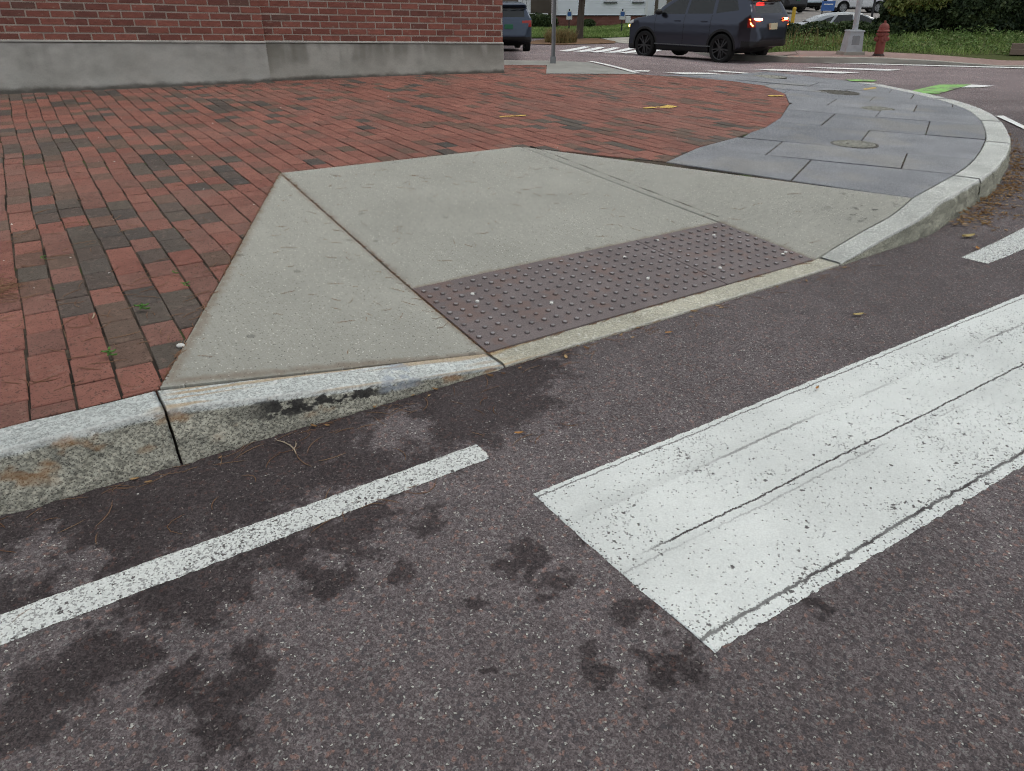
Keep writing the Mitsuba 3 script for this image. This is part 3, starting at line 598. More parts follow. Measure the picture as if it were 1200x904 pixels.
def seen(p, m=30):
    q = np.array([p[0], p[1], zs(*p)]) - [0, 0, CAM_H]; d = q @ fw
    if d < .3: return None
    u, v = 600 + F * q[0] / d, 452 - F * (q @ up) / d
    return d if -m < u < 1200 + m and -m < v < 904 + m else None
vis = sorted([(seen(b[0]), n) for n, b in enumerate(bricks) if seen(b[0])])
near = {n for _, n in vis[:300]}
st_m, st_uv = [], []
for n, (ctr, c, tone, r) in enumerate(bricks):
    m = prism(c, zs, .03, .0032, rng.normal(0, .0012), rng.normal(0, .006, 2))
    uv = np.tile([tone, r], (len(m[0]), 1))
    if n in near: add('brick', m, 'paver', 'pavement', uv=uv)
    else: st_m.append(m); st_uv.append(uv)
add('far_bricks', cat_mesh(st_m), 'paver', 'pavement', uv=np.vstack(st_uv)); tag('pavement__far_bricks', kind='stuff')

# granite slabs between the bricks and the curved kerb
slab_poly = Polygon([tuple(p) for p in arc] + [tuple(at(780, 88.3, zs)[:2]), tuple(at(860, 87.5, zs)[:2])] + [tuple(p) for p in BK[sv > sE][::-1]] + [tuple(RE[:2])]).buffer(0).buffer(-.004)
tag('slab_paving', 'blue-grey granite slabs laid inside the curved kerb', 'slab paving', kind='structure')
ang_s = math.atan2(5.441 - 6.037, 3.324 - 2.24)                                # courses run slightly towards the camera
us = np.array([math.cos(ang_s), math.sin(ang_s)]); vs = np.array([-us[1], us[0]])
o_s = np.array([2.24, 6.037])
add('slab_bed', drape(slab_poly, zs, .5, -.016), 'joint_sand', 'slab_paving')
ROWS = [(-2.5, -1.65, (-.3, .8, 1.9)), (-1.65, -.645, (-1.0, .22, 1.3)), (-.645, .0, (-1.1, -.10, .80, 1.9)), (.0, 1.055, (-1.2, -.42, .44, 1.42)), (1.055, 2.0, (-.9, .03, .88, 1.9)), (2.0, 2.68, (-1.3, -.5, .40, 1.35, 2.2)),
        (2.68, 3.5, (-1.0, -.15, .70, 1.6)), (3.5, 4.2, (-.8, .2, 1.05, 2.0)), (4.2, 5.0, (-1.2, -.2, .6, 1.6)), (5.0, 5.9, (-.7, .3, 1.2, 2.2)), (5.9, 6.9, (-1.2, -.1, .8, 1.8)), (6.9, 8.0, (-.8, .3, 1.3))]
for r0, r1, cuts in ROWS:
    cuts = [-5.0] + [cuts[0] - 1.0 - k for k in (1, 0)] + list(cuts) + [cuts[-1] + 1.0 + k for k in range(4)]
    for t0, t1 in zip(cuts[:-1], cuts[1:]):
        wd = rng.uniform(.0035, .0075); wr = rng.uniform(.0045, .0075)
        g = Polygon([o_s + us * a + vs * b for a, b in ((t0 + wd, r0 + wr), (t1 - wd, r0 + wr), (t1 - wd, r1 - wr), (t0 + wd, r1 - wr))]).intersection(slab_poly)
        for h in getattr(g, 'geoms', [g]):
            if h.geom_type == 'Polygon' and h.area > .01:
                h = h.simplify(.004); c = ring_of(h)
                if h.convex_hull.area - h.area < .004: m = prism(c, zs, .04, .003, rng.normal(.001, .002), rng.normal(0, .002, 2))
                else:
                    v, f = trimesh.creation.triangulate_polygon(h, engine='earcut'); v = np.asarray(v); f = np.asarray(f)
                    nr = cross2(v[f[:, 1]] - v[f[:, 0]], v[f[:, 2]] - v[f[:, 0]]); f = np.where((nr < 0)[:, None], f[:, ::-1], f)
                    zt = zs(v[:, 0], v[:, 1]) + .001; n = len(c); b = len(v); i = np.arange(n); kk = (i + 1) % n; zc = zs(c[:, 0], c[:, 1]) + .001
                    m = (np.vstack([np.c_[v, zt], np.c_[c, zc], np.c_[c, zc - .04]]), np.vstack([f, np.stack([b + i, b + n + i, b + n + kk], 1), np.stack([b + i, b + n + kk, b + kk], 1)]))
                add('slab', m, 'slab_granite', 'slab_paving', uv=np.tile([rng.uniform(0, 1), 0], (len(m[0]), 1)))
def cover(u, v, rad, bs, label):
    p = at(u, v, zs); k = thing('utility_cover', label, 'utility cover')
    z = p[2] + .004
    add('rim', lathe([[rad + .022, z - .02], [rad + .022, z], [rad + .006, z + .001], [rad + .004, z - .01]], 40, (p[0], p[1], 0)), 'cover_dark', k)
    add('lid', lathe([[rad, z - .02], [rad, z + .002], [rad * .93, z + .004], [rad * .55, z + .0045], [1e-4, z + .005]], 40, (p[0], p[1], 0)), bs, k, smooth=30)
    add('stud', cat_mesh([rot(bx(rr * rad - .008, rr * rad + .008, -.012, .012, z, z + .0075), a, (p[0], p[1], 0)) for rr, na in ((.84, 20), (.66, 15), (.30, 8)) for a in np.arange(na) * 360 / na]), bs, k)
    g = [(math.cos(a) * rad * .45, math.sin(a) * rad * .45) for a in (0.4, 3.5)]
    add('lifting_hole', cat_mesh([cyl((p[0] + x, p[1] + y, z), (p[0] + x, p[1] + y, z + .0065), .012, .011, 10) for x, y in g]), 'cover_dark', k)
cover(1001, 169.5, .155, 'cover_iron', 'pale round utility cover set in the granite slabs, nearest to the ramp')
cover(1027, 128, .155, 'cover_iron', 'pale round utility cover in the slabs, second from the ramp')
cover(979, 109, .26, 'cover_dark', 'dark wide round utility cover in the far part of the slabs')
cover(898, 90.5, .28, 'cover_iron', 'grey round utility cover at the far tip of the slabs by the crosswalk')

# yellow utility marks sprayed on the bricks
def mark(pts, name='utility_mark', bs='utility_yellow', lift=.0045, parent='pavement', z=zs, label=None):
    k = add(name, drape(pxpoly(pts, z), z, .3, lift), bs, parent)
    if label: tag(k, label)
mark([(585, 137), (616, 135.2), (616, 136.5), (586, 138.2)], label='short yellow dash sprayed on the bricks')
mark([(753, 126.4), (776, 125.3), (782, 123.6), (794, 125.4), (784, 127.6), (777, 126.9), (754, 127.8)], label='yellow arrow sprayed on the bricks')
mark([(900, 112.3), (918, 112.3), (918, 113.6), (900, 113.6)], parent='slab_paving', lift=.006); mark([(1012, 104.6), (1026, 102.6), (1027, 104.2), (1012, 106.2)], parent='slab_paving', lift=.006)

# grey concrete pad and walk at the far side of the corner
add('concrete_pad', drape(pxpoly([(640, 86.8), (747, 87.4), (690, 73.4), (668, 74), (641, 77)], zs), zs, .4, .004), 'pad_concrete', 'pavement')
add('concrete_walk', drape(pxpoly([(560, 76.3), (641, 76.8), (668, 73.9), (690, 73.3), (660, 71.8), (560, 70.5)], zs), zs, .4, .002), 'pad_concrete', 'pavement')

# ------------------------------------------------------------------ painted markings
def strip(P0, P1, n, m, ragged, lift=.004, ends=(0, 0), name='lane_line', bs='lane_paint', label=None):
    """A painted strip between two edge polylines, with slightly ragged edges."""
    P0, P1 = np.asarray(P0, float), np.asarray(P1, float)
    def res(P):
        s = np.r_[0, np.cumsum(np.linalg.norm(np.diff(P, axis=0), axis=1))]; t = np.linspace(0, s[-1], n)
        return np.stack([np.interp(t, s, P[:, 0]), np.interp(t, s, P[:, 1])], 1), t
    A, ta = res(P0); B, tb = res(P1)
    nA = (meshkit.fbm(np.c_[ta * 60, ta * 0, ta * 0 + 1.3]) - .5) * 2 * ragged; nB = (meshkit.fbm(np.c_[tb * 60, tb * 0, tb * 0 + 8.1]) - .5) * 2 * ragged
    d = B - A; L = np.linalg.norm(d, axis=1, keepdims=True); d /= L
    A = A + d * nA[:, None]; B = B + d * nB[:, None]
    q = np.linspace(0, 1, m)
    G = A[:, None] * (1 - q)[None, :, None] + B[:, None] * q[None, :, None]
    tv = np.gradient(G, axis=0); tv /= np.linalg.norm(tv, axis=-1, keepdims=True) + 1e-9
    for e, amp, sg in ((0, ends[0], 1), (n - 1, ends[1], -1)):
        r = (meshkit.fbm(np.c_[q * 9, q * 0 + e, q * 0]) - .3) * amp + (4 * (q - .5) ** 2) * amp * .8
        G[e] += tv[e] * (sg * r)[:, None]
    z = zr(G[..., 0], G[..., 1]) + lift; rim = np.zeros_like(z, bool); rim[0] = rim[-1] = True; rim[:, 0] = rim[:, -1] = True
    V = np.dstack([G, np.where(rim, z - lift + .0008, z)]).reshape(-1, 3); f = grid_faces(n, m)
    nr = np.cross(V[f[0, 1]] - V[f[0, 0]], V[f[0, 2]] - V[f[0, 0]])
    if nr[2] < 0: f = f[:, ::-1]
    uv = np.stack([np.repeat(ta, m), np.tile(q, n)], 1)
    k = add(name, (V, f), bs, 'road', uv=uv, smooth=True)
    if label: tag(k, label)
g2 = lambda u, v: at(u, v)[:2]
def extend(p, q, s): p, q = np.asarray(p), np.asarray(q); return q + (q - p) * s
a0, a1 = g2(623, 580), g2(1200, 345); b0, b1 = g2(834, 767), g2(1200, 546)
strip([a0, extend(a0, a1, .9)], [b0, extend(b0, b1, 2.6)], 700, 40, .0055, ends=(.008, 0), name='crosswalk_bar', bs='crosswalk_paint', label='broad white crosswalk bar with dark seams')
a0, a1 = g2(0, 721), g2(561, 520); b0, b1 = g2(0, 757), g2(577, 536)
strip([extend(a1, a0, .9), a1], [extend(b1, b0, .9), b1], 240, 12, .005, ends=(0, .018), label='white edge line dash running out of the left side')
A = [g2(1126, 302), g2(1165, 285), g2(1200, 267)]; B = [g2(1157, 309.5), g2(1180, 301), g2(1200, 292)]
A.append(extend(A[-2], A[-1], 2)); B.append(extend(B[-2], B[-1], 3))
strip(A, B, 90, 12, .004, ends=(.004, 0), label='white lane dash at the right side')
def far_mark(pts, bs='far_paint', name='road_mark', label=None):
    k = add(name, drape(pxpoly(pts), zr, .5, .012), bs, 'road')
    if label: tag(k, label)
far_mark([(1166, 137), (1176, 137), (1200, 149), (1200, 153)])
far_mark([(1068, 107.5), (1100, 100.2), (1138, 100), (1120, 105), (1100, 110.8), (1080, 110.5)], 'green_paint', 'bicycle_lane_mark', 'green bicycle lane patch beside the corner')
far_mark([(1138, 100.1), (1165, 101.6), (1150, 103.2), (1126, 103.6)])
far_mark([(990, 93.6), (1028, 94.8), (1024, 96.3), (996, 96)], 'green_paint', 'bicycle_lane_mark', 'small green bicycle lane patch beyond the slabs')
for q in ([(688, 72.4), (694, 72.4), (750, 86.2), (742, 86.2)], [(742, 83), (762, 83.8), (760, 85), (746, 84.6)], [(776, 86), (830, 86.4), (846, 88), (800, 87.8)], [(826, 84), (845, 83.8), (962, 88.6), (930, 88.9)],
          [(880, 81.8), (905, 81.6), (1010, 85.8), (985, 86.9)], [(940, 79.8), (960, 79.6), (1058, 82.4), (1040, 83.8)], [(900, 72.6), (900, 71.9), (1200, 79.8), (1200, 80.9)]):
    far_mark(q)
for i in range(6):
    x = 654 + i * 17.5; y = 60.2 + i * .55
    far_mark([(x, y), (x + 10, y + .7), (x + 38, y - 4.8), (x + 30, y - 5.3)], name='zebra_stripe')

# ------------------------------------------------------------------ the brick building
bld = thing('brick_building', 'red brick building with a grey concrete plinth at the corner', 'building')
zb = .27
PT = height_at(w1[0], w1[1], 51.5)                                            # top of the plinth
def level(v):
    v = np.array(v, float); v[:, 2] -= .027 * (v[:, 0] - w1[0]); return v
def plinth(p0, p1, endcap):
    n = 60; L = np.linalg.norm((p1 - p0)[:2]); pts = []
    cols = np.linspace(0, 1, n)
    prof = [(-.02, -.2), (-.01, zb - .08), (.0, zb + .04), (.015, (zb + PT) / 2), (.022, PT - .012), (.030, PT), (.075, PT + .014), (.16, PT + .02), (.16, -.2)]
    V = np.array([[*(p0 + (p1 - p0) * c + WN * d)[:2], z] for c in cols for d, z in prof]); m = len(prof)
    V = np.where((V[:, 2:] > zb + .1), level(V), V); nz = (meshkit.fbm(V * 5) - .5) * .012; V[:, :2] += WN[:2] * nz[:, None]
    f = grid_faces(n, m)
    caps = []
    for e in (0, n - 1):
        r = np.arange(m) + e * m; fan = np.stack([np.full(m - 2, r[0]), r[1:-1], r[2:]], 1); caps.append(fan if e else fan[:, ::-1])
    return add('plinth', (V, np.vstack([f] + caps)), 'plinth_concrete' if endcap else 'plinth_concrete_dirty', bld, smooth=30)
plinth(wl, w1, True); plinth(w1b, w2, False)
cap_m = []
for p0, p1 in ((wl, w1), (w1b, w2)):
    a = p0 + WN * .010; b = p1 + WN * .010
    v = np.array([[*(q + WN * d)[:2], z] for q in (a, b) for d, z in ((0, PT + .008), (0, PT + .022), (.10, PT + .036), (.10, PT + .004))]); f = grid_faces(2, 4)
    k = add('flashing', (level(v), np.vstack([f, [[0, 2, 1], [0, 3, 2], [4, 5, 6], [4, 6, 7]]])), 'cap_stone', bld)
BR_L, BR_H, MO = .230, .0745, .0150
zc = PT + .028
stm, stu, parts = [], [], 0
cand = []
for p0, p1, sg in ((wl, w1, 0), (w1b, w2, 1)):
    L = np.linalg.norm((p1 - p0)[:2]); f0 = p0 + WN * .045
    # mortar wall, with the bricks standing a little proud of it
    ms = []
    q_ = rot(bx(0, L - .004, .006, .40, zc - .02, 3.6), math.degrees(math.atan2(WD[1], WD[0])), (f0[0], f0[1], 0)); add('wall', (level(q_[0]), q_[1]), 'mortar', bld)
    for r in range(int((3.55 - zc) / BR_H)):
        offs = (r % 2) * BR_L / 2
        x = -offs
        while x < L:
            xa, xb = max(x + MO / 2, 0), min(x + BR_L - MO / 2, L)
            if xb - xa > .02:
                dz = rng.normal(0, .0012); dep = rng.normal(0, .0015); hv = rng.normal(0, .0008)
                vf = bx(xa, xb, -.0015 + dep, .06, zc + r * BR_H + dz, zc + (r + 1) * BR_H - MO + dz + hv)
                v = vf[0].copy(); fr = v[:, 1] < .03; v[fr, 0] += np.where(v[fr, 0] < (xa + xb) / 2, .002, -.002); v[fr, 2] += np.where(v[fr, 2] < zc + (r + .4) * BR_H, .002, -.002)
                bk = bx(xa, xb, .003 + dep, .06, zc + r * BR_H + dz, zc + (r + 1) * BR_H - MO + dz + hv)
                v = np.vstack([v[[0, 1, 4, 5]], bk[0][[0, 1, 4, 5]], bk[0][[2, 3, 6, 7]]])
                fq = [[0, 2, 3], [0, 3, 1]]
                for lo_ in (0, 4):
                    a_, b_ = lo_, lo_ + 4
                    for p_, q_ in ((0, 1), (1, 3), (3, 2), (2, 0)): fq += [[a_ + p_, a_ + q_, b_ + q_], [a_ + p_, b_ + q_, b_ + p_]]
                vf = rot((v, np.array(fq)), math.degrees(math.atan2(WD[1], WD[0])), (f0[0], f0[1], 0))
                vf = (level(vf[0]), vf[1]); c = vf[0].mean(0); q = c - [0, 0, CAM_H]; d = q @ fw; u, w = 600 + F * q[0] / d, 452 - F * (q @ up) / d
                cand.append((-40 < u < 640 and w > -8, d, vf, [rng.uniform(0, 1), rng.uniform(0, 1)]))
            x += BR_L
cand.sort(key=lambda c: (not c[0], c[1]))
for n, (_, _, vf, t) in enumerate(cand):
    uv = np.tile(t, (len(vf[0]), 1))
    if n < 300 and _ is not None and cand[n][0]: add('brick', vf, 'wall_brick', bld, uv=uv)
    else: stm.append(vf); stu.append(uv)
add('upper_bricks', cat_mesh(stm), 'wall_brick', bld, uv=np.vstack(stu)); tag(bld + '__upper_bricks', kind='stuff')
dgr = math.degrees(math.atan2(WD[1], WD[0])); L2 = np.linalg.norm((w2 - wl)[:2])
add('upper_wall', rot(bx(0, L2 - .01, .32, 9.0, .3, 6.5), dgr, (wl[0], wl[1], 0)), 'far_brick', bld)
add('string_course', rot(bx(-.1, L2 + .03, -.02, .13, 3.6, 3.85), dgr, (wl[0], wl[1], 0)), 'far_concrete', bld)

# ------------------------------------------------------------------ cars
def to_man(vf): 
    m = m3.Mesh(vert_properties=np.asarray(vf[0], np.float32), tri_verts=np.asarray(vf[1], np.uint32)); return Manifold(m)
def ext(poly, h0, h1, plane):
    """A polygon drawn in plane ('xz', 'yz', 'xy'), extruded over h0..h1 along the third axis."""
    p = np.asarray(poly, float)
    m = CrossSection([p.tolist()], m3.FillRule.NonZero).extrude(h1 - h0)
    if plane == 'xy': return m.translate([0, 0, h0])
    if plane == 'xz': return m.transform([[1, 0, 0, 0], [0, 0, -1, h1], [0, 1, 0, 0]])
    return m.transform([[0, 0, 1, h0], [1, 0, 0, 0], [0, 1, 0, 0]])
SPEC = {
    'suv': dict(L=2.315, side=[(-2.20, .43), (-2.29, .50), (-2.315, .62), (-2.27, .90), (-2.22, 1.08), (-2.17, 1.18), (-1.96, 1.52), (-2.10, 1.64), (-1.95, 1.70), (-1.2, 1.735), (-.2, 1.745), (.38, 1.69), (.8, 1.45), (1.17, 1.16), (1.75, 1.08), (2.12, .99), (2.28, .82), (2.315, .55), (2.25, .32), (2.1, .24), (-1.62, .25), (-1.9, .40)],
                front=[(-.84, .22), (-.905, .42), (-.92, .70), (-.915, 1.0), (-.88, 1.13), (-.80, 1.34), (-.68, 1.62), (-.60, 1.715), (-.4, 1.76), (.4, 1.76), (.60, 1.715), (.68, 1.62), (.80, 1.34), (.88, 1.13), (.915, 1.0), (.92, .70), (.905, .42), (.84, .22)],
                wb=(1.40, -1.325), R=.372, belt=1.17,
                glass=[[(.02, 1.20), (.98, 1.185), (.62, 1.43), (.32, 1.60), (.02, 1.63)], [(-.92, 1.22), (-.06, 1.205), (-.06, 1.63), (-.86, 1.62)], [(-1.72, 1.31), (-1.02, 1.23), (-.97, 1.60), (-1.55, 1.57)]],
                shield=[(1.18, 1.19), (.82, 1.47), (.42, 1.68), (.30, 1.67), (.70, 1.43), (1.0, 1.16)], rear=[(-2.24, 1.24), (-2.00, 1.56), (-1.85, 1.56), (-2.05, 1.24)]),
    'sedan': dict(L=2.35, side=[(-2.2, .28), (-2.32, .45), (-2.35, .65), (-2.30, .92), (-2.1, 1.02), (-1.75, 1.06), (-1.25, 1.30), (-.75, 1.42), (-.1, 1.46), (.35, 1.42), (.85, 1.22), (1.25, 1.0), (1.8, .90), (2.2, .78), (2.34, .62), (2.35, .42), (2.2, .22), (-2.0, .22)],
                  front=[(-.82, .2), (-.88, .4), (-.90, .65), (-.88, .9), (-.84, 1.0), (-.66, 1.34), (-.56, 1.44), (-.35, 1.48), (.35, 1.48), (.56, 1.44), (.66, 1.34), (.84, 1.0), (.88, .9), (.90, .65), (.88, .4), (.82, .2)],
                  wb=(1.38, -1.35), R=.33, belt=1.0,
                  glass=[[(.0, 1.04), (.98, 1.02), (.70, 1.20), (.30, 1.36), (.0, 1.385)], [(-.85, 1.06), (-.06, 1.05), (-.06, 1.385), (-.62, 1.36)], [(-1.38, 1.09), (-.93, 1.07), (-.75, 1.33), (-1.05, 1.24)]],
                  shield=[(1.27, 1.02), (.88, 1.24), (.38, 1.41), (.28, 1.40), (.75, 1.2), (1.1, .98)], rear=[(-1.80, 1.08), (-1.30, 1.31), (-.90, 1.40), (-.85, 1.34), (-1.2, 1.22), (-1.6, 1.05)])}
CARS = {}
def tm(m, smooth=32):
    q = m.to_mesh(); v, f = q.vert_properties[:, :3], q.tri_verts
    return mikit.ply((v, f), None, smooth=smooth) if len(f) else None
def car_parts(kind):
    if kind in CARS: return CARS[kind]
    s = SPEC[kind]; L = s['L']
    plan = [(-L, -.60), (-L, .60), (-L + .12, .84), (-L + .45, .92), (L - .7, .92), (L - .25, .84), (L - .03, .58), (L, 0), (L - .03, -.58), (L - .25, -.84), (L - .7, -.92), (-L + .45, -.92), (-L + .12, -.84)]
    b = ext(s['side'], -1, 1, 'xz') ^ ext(s['front'], -3, 3, 'yz') ^ ext(plan, 0, 2, 'xy')
    q = b.refine_to_length(.07).to_mesh(); t = trimesh.Trimesh(q.vert_properties[:, :3], q.tri_verts, process=True)
    trimesh.smoothing.filter_taubin(t, .5, .52, iterations=10)
    b = to_man((t.vertices, t.faces)); out = []
    R = s['R']
    for wx in s['wb']:
        for sg in (-1, 1):
            c = Manifold.cylinder(.45, R + .055, circular_segments=40).rotate([90, 0, 0]).translate([wx, .225, R]).translate([0, sg * .80, 0]); b = b - c
    def take(name, tool, bs, sub=None):
        nonlocal b
        a, b = b.split(tool)
        if a.num_tri() > 0: out.append((name, tm(a), bs))
    for g in s['glass']:
        for sg in (1, -1): take('window', ext(g, .50 if sg > 0 else -1, 1 if sg > 0 else -.50, 'xz'), 'dark_glass')
    take('windshield', ext(s['shield'], -.64, .64, 'xz'), 'dark_glass'); take('rear_window', ext(s['rear'], -.60, .60, 'xz'), 'dark_glass')
    bz = s['belt']
    for sx in ((1.03, -.02, -.93) if kind == 'suv' else (1.03, -.03, -.90)):
        for sg in (1, -1): take('door_seam', ext([(sx, .42), (sx + .016, .42), (sx + .016, bz + .02), (sx, bz + .02)], .55 if sg > 0 else -1, 1 if sg > 0 else -.55, 'xz'), 'black_trim')
    for sg in (1, -1):
        y0, y1 = (.50, 1) if sg > 0 else (-1, -.50)
        lampsh = ext([(y0 if sg > 0 else y1, bz - .13), (y0 if sg > 0 else y1, bz - .05), (sg * 1., bz - .03), (sg * 1., bz - .26), (sg * .74, bz - .26), (sg * .74, bz - .13)][::sg], -3, -L + .24, 'yz')
        take('tail_light', lampsh, 'lamp_red')
        take('headlight', ext([(L - .42, bz - .22), (L + .1, bz - .36), (L + .1, bz - .22), (L - .40, bz - .13)], .55 if sg > 0 else -1, 1 if sg > 0 else -.55, 'xz'), 'lamp_clear')
    for wx in s['wb']:
        c = Manifold.cylinder(2.2, R + .115, circular_segments=40).rotate([90, 0, 0]).translate([wx, 1.1, R])
        take('arch_trim', c, 'black_trim')
    take('bumper', ext([(-L - .1, .22), (-L + .35, .22), (-L + .35, .58), (-L - .1, .58)], -1, 1, 'xz'), 'black_trim')
    take('sill', ext([(-3, .1), (3, .1), (3, .385), (-3, .385)], -1, 1, 'xz'), 'black_trim')
    out.append(('body', tm(b), 'PAINT'))
    for sg in (1, -1):
        out.append(('mirror', mikit.ply(tri(trimesh.creation.icosphere(2, 1.0).apply_scale([.09, .12, .075]).apply_translation([.85, sg * 1.0, bz + .07])), None, smooth=True), 'black_trim'))
        for hx in (.12, -.80): out.append(('door_handle', mikit.ply(bx(hx, hx + .2, sg * .905 - .025, sg * .905 + .025, bz - .16, bz - .13), None), 'PAINT'))
        out.append(('side_strip', mikit.ply(bx(-1.0 if kind == 'suv' else -.9, 1.0, sg * .905 - .02, sg * .905 + .02, .405, .43), None), 'grey_trim'))
    pz = bz - .24; xs = -L - .012
    out.append(('licence_plate', mikit.ply(bx(-L - .004, -L + .08, -.155, .155, pz - .075, pz + .075), None), 'PLATE'))
    if kind == 'suv':
        for sg in (1, -1): out.append(('roof_rail', mikit.ply(tube([(-1.5, sg * .60, 1.66), (-1.3, sg * .60, 1.71), (.0, sg * .60, 1.72), (.25, sg * .60, 1.66)], .016), None, smooth=True), 'black_trim'))
    whl = []
    prof = [(.02, .0)]
    tyre = mikit.ply(lathe([(R - .10, -.11), (R - .03, -.115), (R - .004, -.09), (R, 0), (R - .004, .09), (R - .03, .115), (R - .10, .11)], 36, axis='y'), None, smooth=40)
    rim = [lathe([(R - .10, -.10), (R - .115, -.09), (R - .12, .09), (R - .10, .10)], 36, axis='y')]
    disc = lathe([(1e-3, .03), (R - .12, .03)], 36, axis='y'); rim.append(disc)
    for k in range(10):
        a = k * math.pi / 5 + (.12 if k % 2 else -.12); c, si = math.cos(a), math.sin(a)
        for sg in (1, -1):
            v, f = bx(.03, R - .11, sg * .05 if sg > 0 else -.095, .095 if sg > 0 else -.05, -.016, .016); v = np.stack([v[:, 0] * c - v[:, 2] * si, v[:, 1], v[:, 0] * si + v[:, 2] * c], 1); rim.append((v, f))
    rim.append(lathe([(1e-3, -.10), (.05, -.10), (.05, .10), (1e-3, .10)], 16, axis='y'))
    rim = mikit.ply(cat_mesh(rim), None, smooth=False)
    CARS[kind] = (out, tyre, rim, s)
    return CARS[kind]
def car(kind, paint, loc, heading, label, cat, rim_b='alloy_rim', plate='plate_green', group=None, sc=1.0, name=None):
    k = thing(name or ('parked_car' if cat != 'suv' else 'suv'), label, 'car' if cat == 'car' else cat, group)
    out, tyre, rim, s = car_parts(kind); h = math.degrees(heading)
    M = T().translate([float(x) for x in loc]).rotate([0, 0, 1], h).scale(sc)
    for nm, sh, bs in out:
        if sh is None: continue
        d = dict(sh); d['bsdf'] = {'type': 'ref', 'id': {'PAINT': paint, 'PLATE': plate}.get(bs, bs)}
        add(nm, d, None, k, M=M)
    for wx in s['wb']:
        for sg in (1, -1):
            w = numbered(k + '__wheel'); labels.setdefault(w, {})
            Mw = M @ T().translate([wx, sg * .80, s['R']])
            scene[w + '__tyre'] = {**tyre, 'bsdf': {'type': 'ref', 'id': 'tyre'}, 'to_world': Mw}; scene[w + '__rim'] = {**rim, 'bsdf': {'type': 'ref', 'id': rim_b}, 'to_world': Mw}
    return k, M
# the dark SUV turning across the street: its rear near wheel stands at (843, 73)
hd = math.radians(129.5)
R2 = lambda a, b: np.array([a * math.cos(hd) - b * math.sin(hd), a * math.sin(hd) + b * math.cos(hd)])
wn = at(843, 73.5); org = wn[:2] - .965 * R2(-1.325, .85)
suv, Ms = car('suv', 'slate_car_paint', (org[0], org[1], zr(*org)), hd, 'dark slate SUV with glowing tail lights turning on the far side of the street', 'suv', 'black_rim', 'plate_tan', sc=.965)
scene['tail_glow'] = {'type': 'diffuse', 'reflectance': {'type': 'rgb', 'value': [.5, .1, .05]}}
def glow(name, vf, rad): 
    k = add(name, vf, 'tail_glow', suv, M=Ms); scene[k]['emitter'] = {'type': 'area', 'radiance': {'type': 'rgb', 'value': list(rad)}}
for sg in (1, -1):
    pts = [(-2.245, sg * .50, 1.10), (-2.225, sg * .66, 1.105), (-2.18, sg * .77, 1.10), (-2.12, sg * .835, 1.08), (-2.16, sg * .825, 1.0), (-2.19, sg * .80, .94)]
    glow('tail_light_tube', tube(pts, .034, 6), (6.5, 1.5, .30))
glow('brake_light', bx(-2.125, -2.09, -.17, .17, 1.615, 1.645), (2.6, .12, .10))
for sg in (1,): glow('turn_light', bx(2.03, 2.12, sg * .795 - .03, sg * .795 + .035, .82, .89), (2.2, 1.5, .35))
# the blue SUV half hidden by the building
b0 = at(606, 60.5); hb = math.radians(97)
org2 = b0[:2] + np.array([-.55, 1.7])
suv2, _ = car('suv', 'blue_car_paint', (org2[0], org2[1], zr(*org2)), hb, 'blue SUV seen from behind, half hidden by the brick building', 'suv', 'alloy_rim', 'plate_green', sc=.93)
# car park behind the hedge
def zlot(x, y): return -.95 + (np.asarray(y, float) - 28) * .0262
def lot(u, y): 
    x = (u - 600) / F * (y * math.cos(TILT) + (CAM_H) * math.sin(TILT)); return (x, y, float(zlot(x, y)))
car('sedan', 'silver_car_paint', lot(993, 33), math.radians(-8), 'silver sedan parked low behind the clipped hedge', 'car', group=None)
car('suv', 'black_car_paint', lot(916, 66), math.radians(100), 'black car with red tail lights in the car park, behind the slate SUV', 'car')
car('suv', 'pale_blue_car_paint', lot(938, 70), math.radians(95), 'pale blue car in the car park beside the yellow bollard', 'car')
car('suv', 'black_car_paint', lot(972, 74), math.radians(176), 'black car parked side-on behind the blue sign board', 'car')
car('suv', 'white_car_paint', lot(1003, 66), math.radians(178), 'white SUV parked side-on behind the leaning lamp pole', 'car')

# ------------------------------------------------------------------ far side of the street, right
def zk(x, y): return zr(x, y) + .15
kl = [at(u, v)[:2] for u, v in ((860, 73.8), (905, 74.6), (1000, 75.4), (1060, 76.2))]
kl = np.array([[kl[0][0] - 0, kl[0][1]]] + [list(p) for p in kl[1:]])
kl = np.array([[6.6, 31], [6.1, 26.5], [6.0, 24.0], [6.35, 22.4], [7.4, 21.3], [9.4, 20.75], [10.4, 20.3], [11.8, 19.4], [16, 16.6], [26, 10]])
kh = np.array([.14, .14, .14, .14, .14, .14, .11, .02, .10, .14])
s = np.r_[0, np.cumsum(np.linalg.norm(np.diff(kl, axis=0), axis=1))]; t = np.linspace(0, s[-1], 160)
kx, ky, kz = np.interp(t, s, kl[:, 0]), np.interp(t, s, kl[:, 1]), np.interp(t, s, kh)
kn = np.gradient(np.c_[kx, ky], axis=0); kn /= np.linalg.norm(kn, axis=1, keepdims=True); kn = np.c_[-kn[:, 1], kn[:, 0]]
prof = [(0, -.05), (.01, .9), (.03, 1), (.17, 1), (.18, -.05)]
V = np.array([[*(np.array([a, b]) + n_ * d), zr(a, b) + (h + .012) * q if q > 0 else zr(a, b) - .05] for a, b, n_, h in zip(kx, ky, kn, kz) for d, q in prof])
V += (meshkit.fbm(V * 6)[:, None] - .5) * .02
add('far_kerb', (V, grid_faces(160, 5)[:, ::-1]), 'far_concrete', smooth=30); tag('far_kerb', 'weathered concrete kerb on the opposite side of the street', 'kerb', kind='structure')
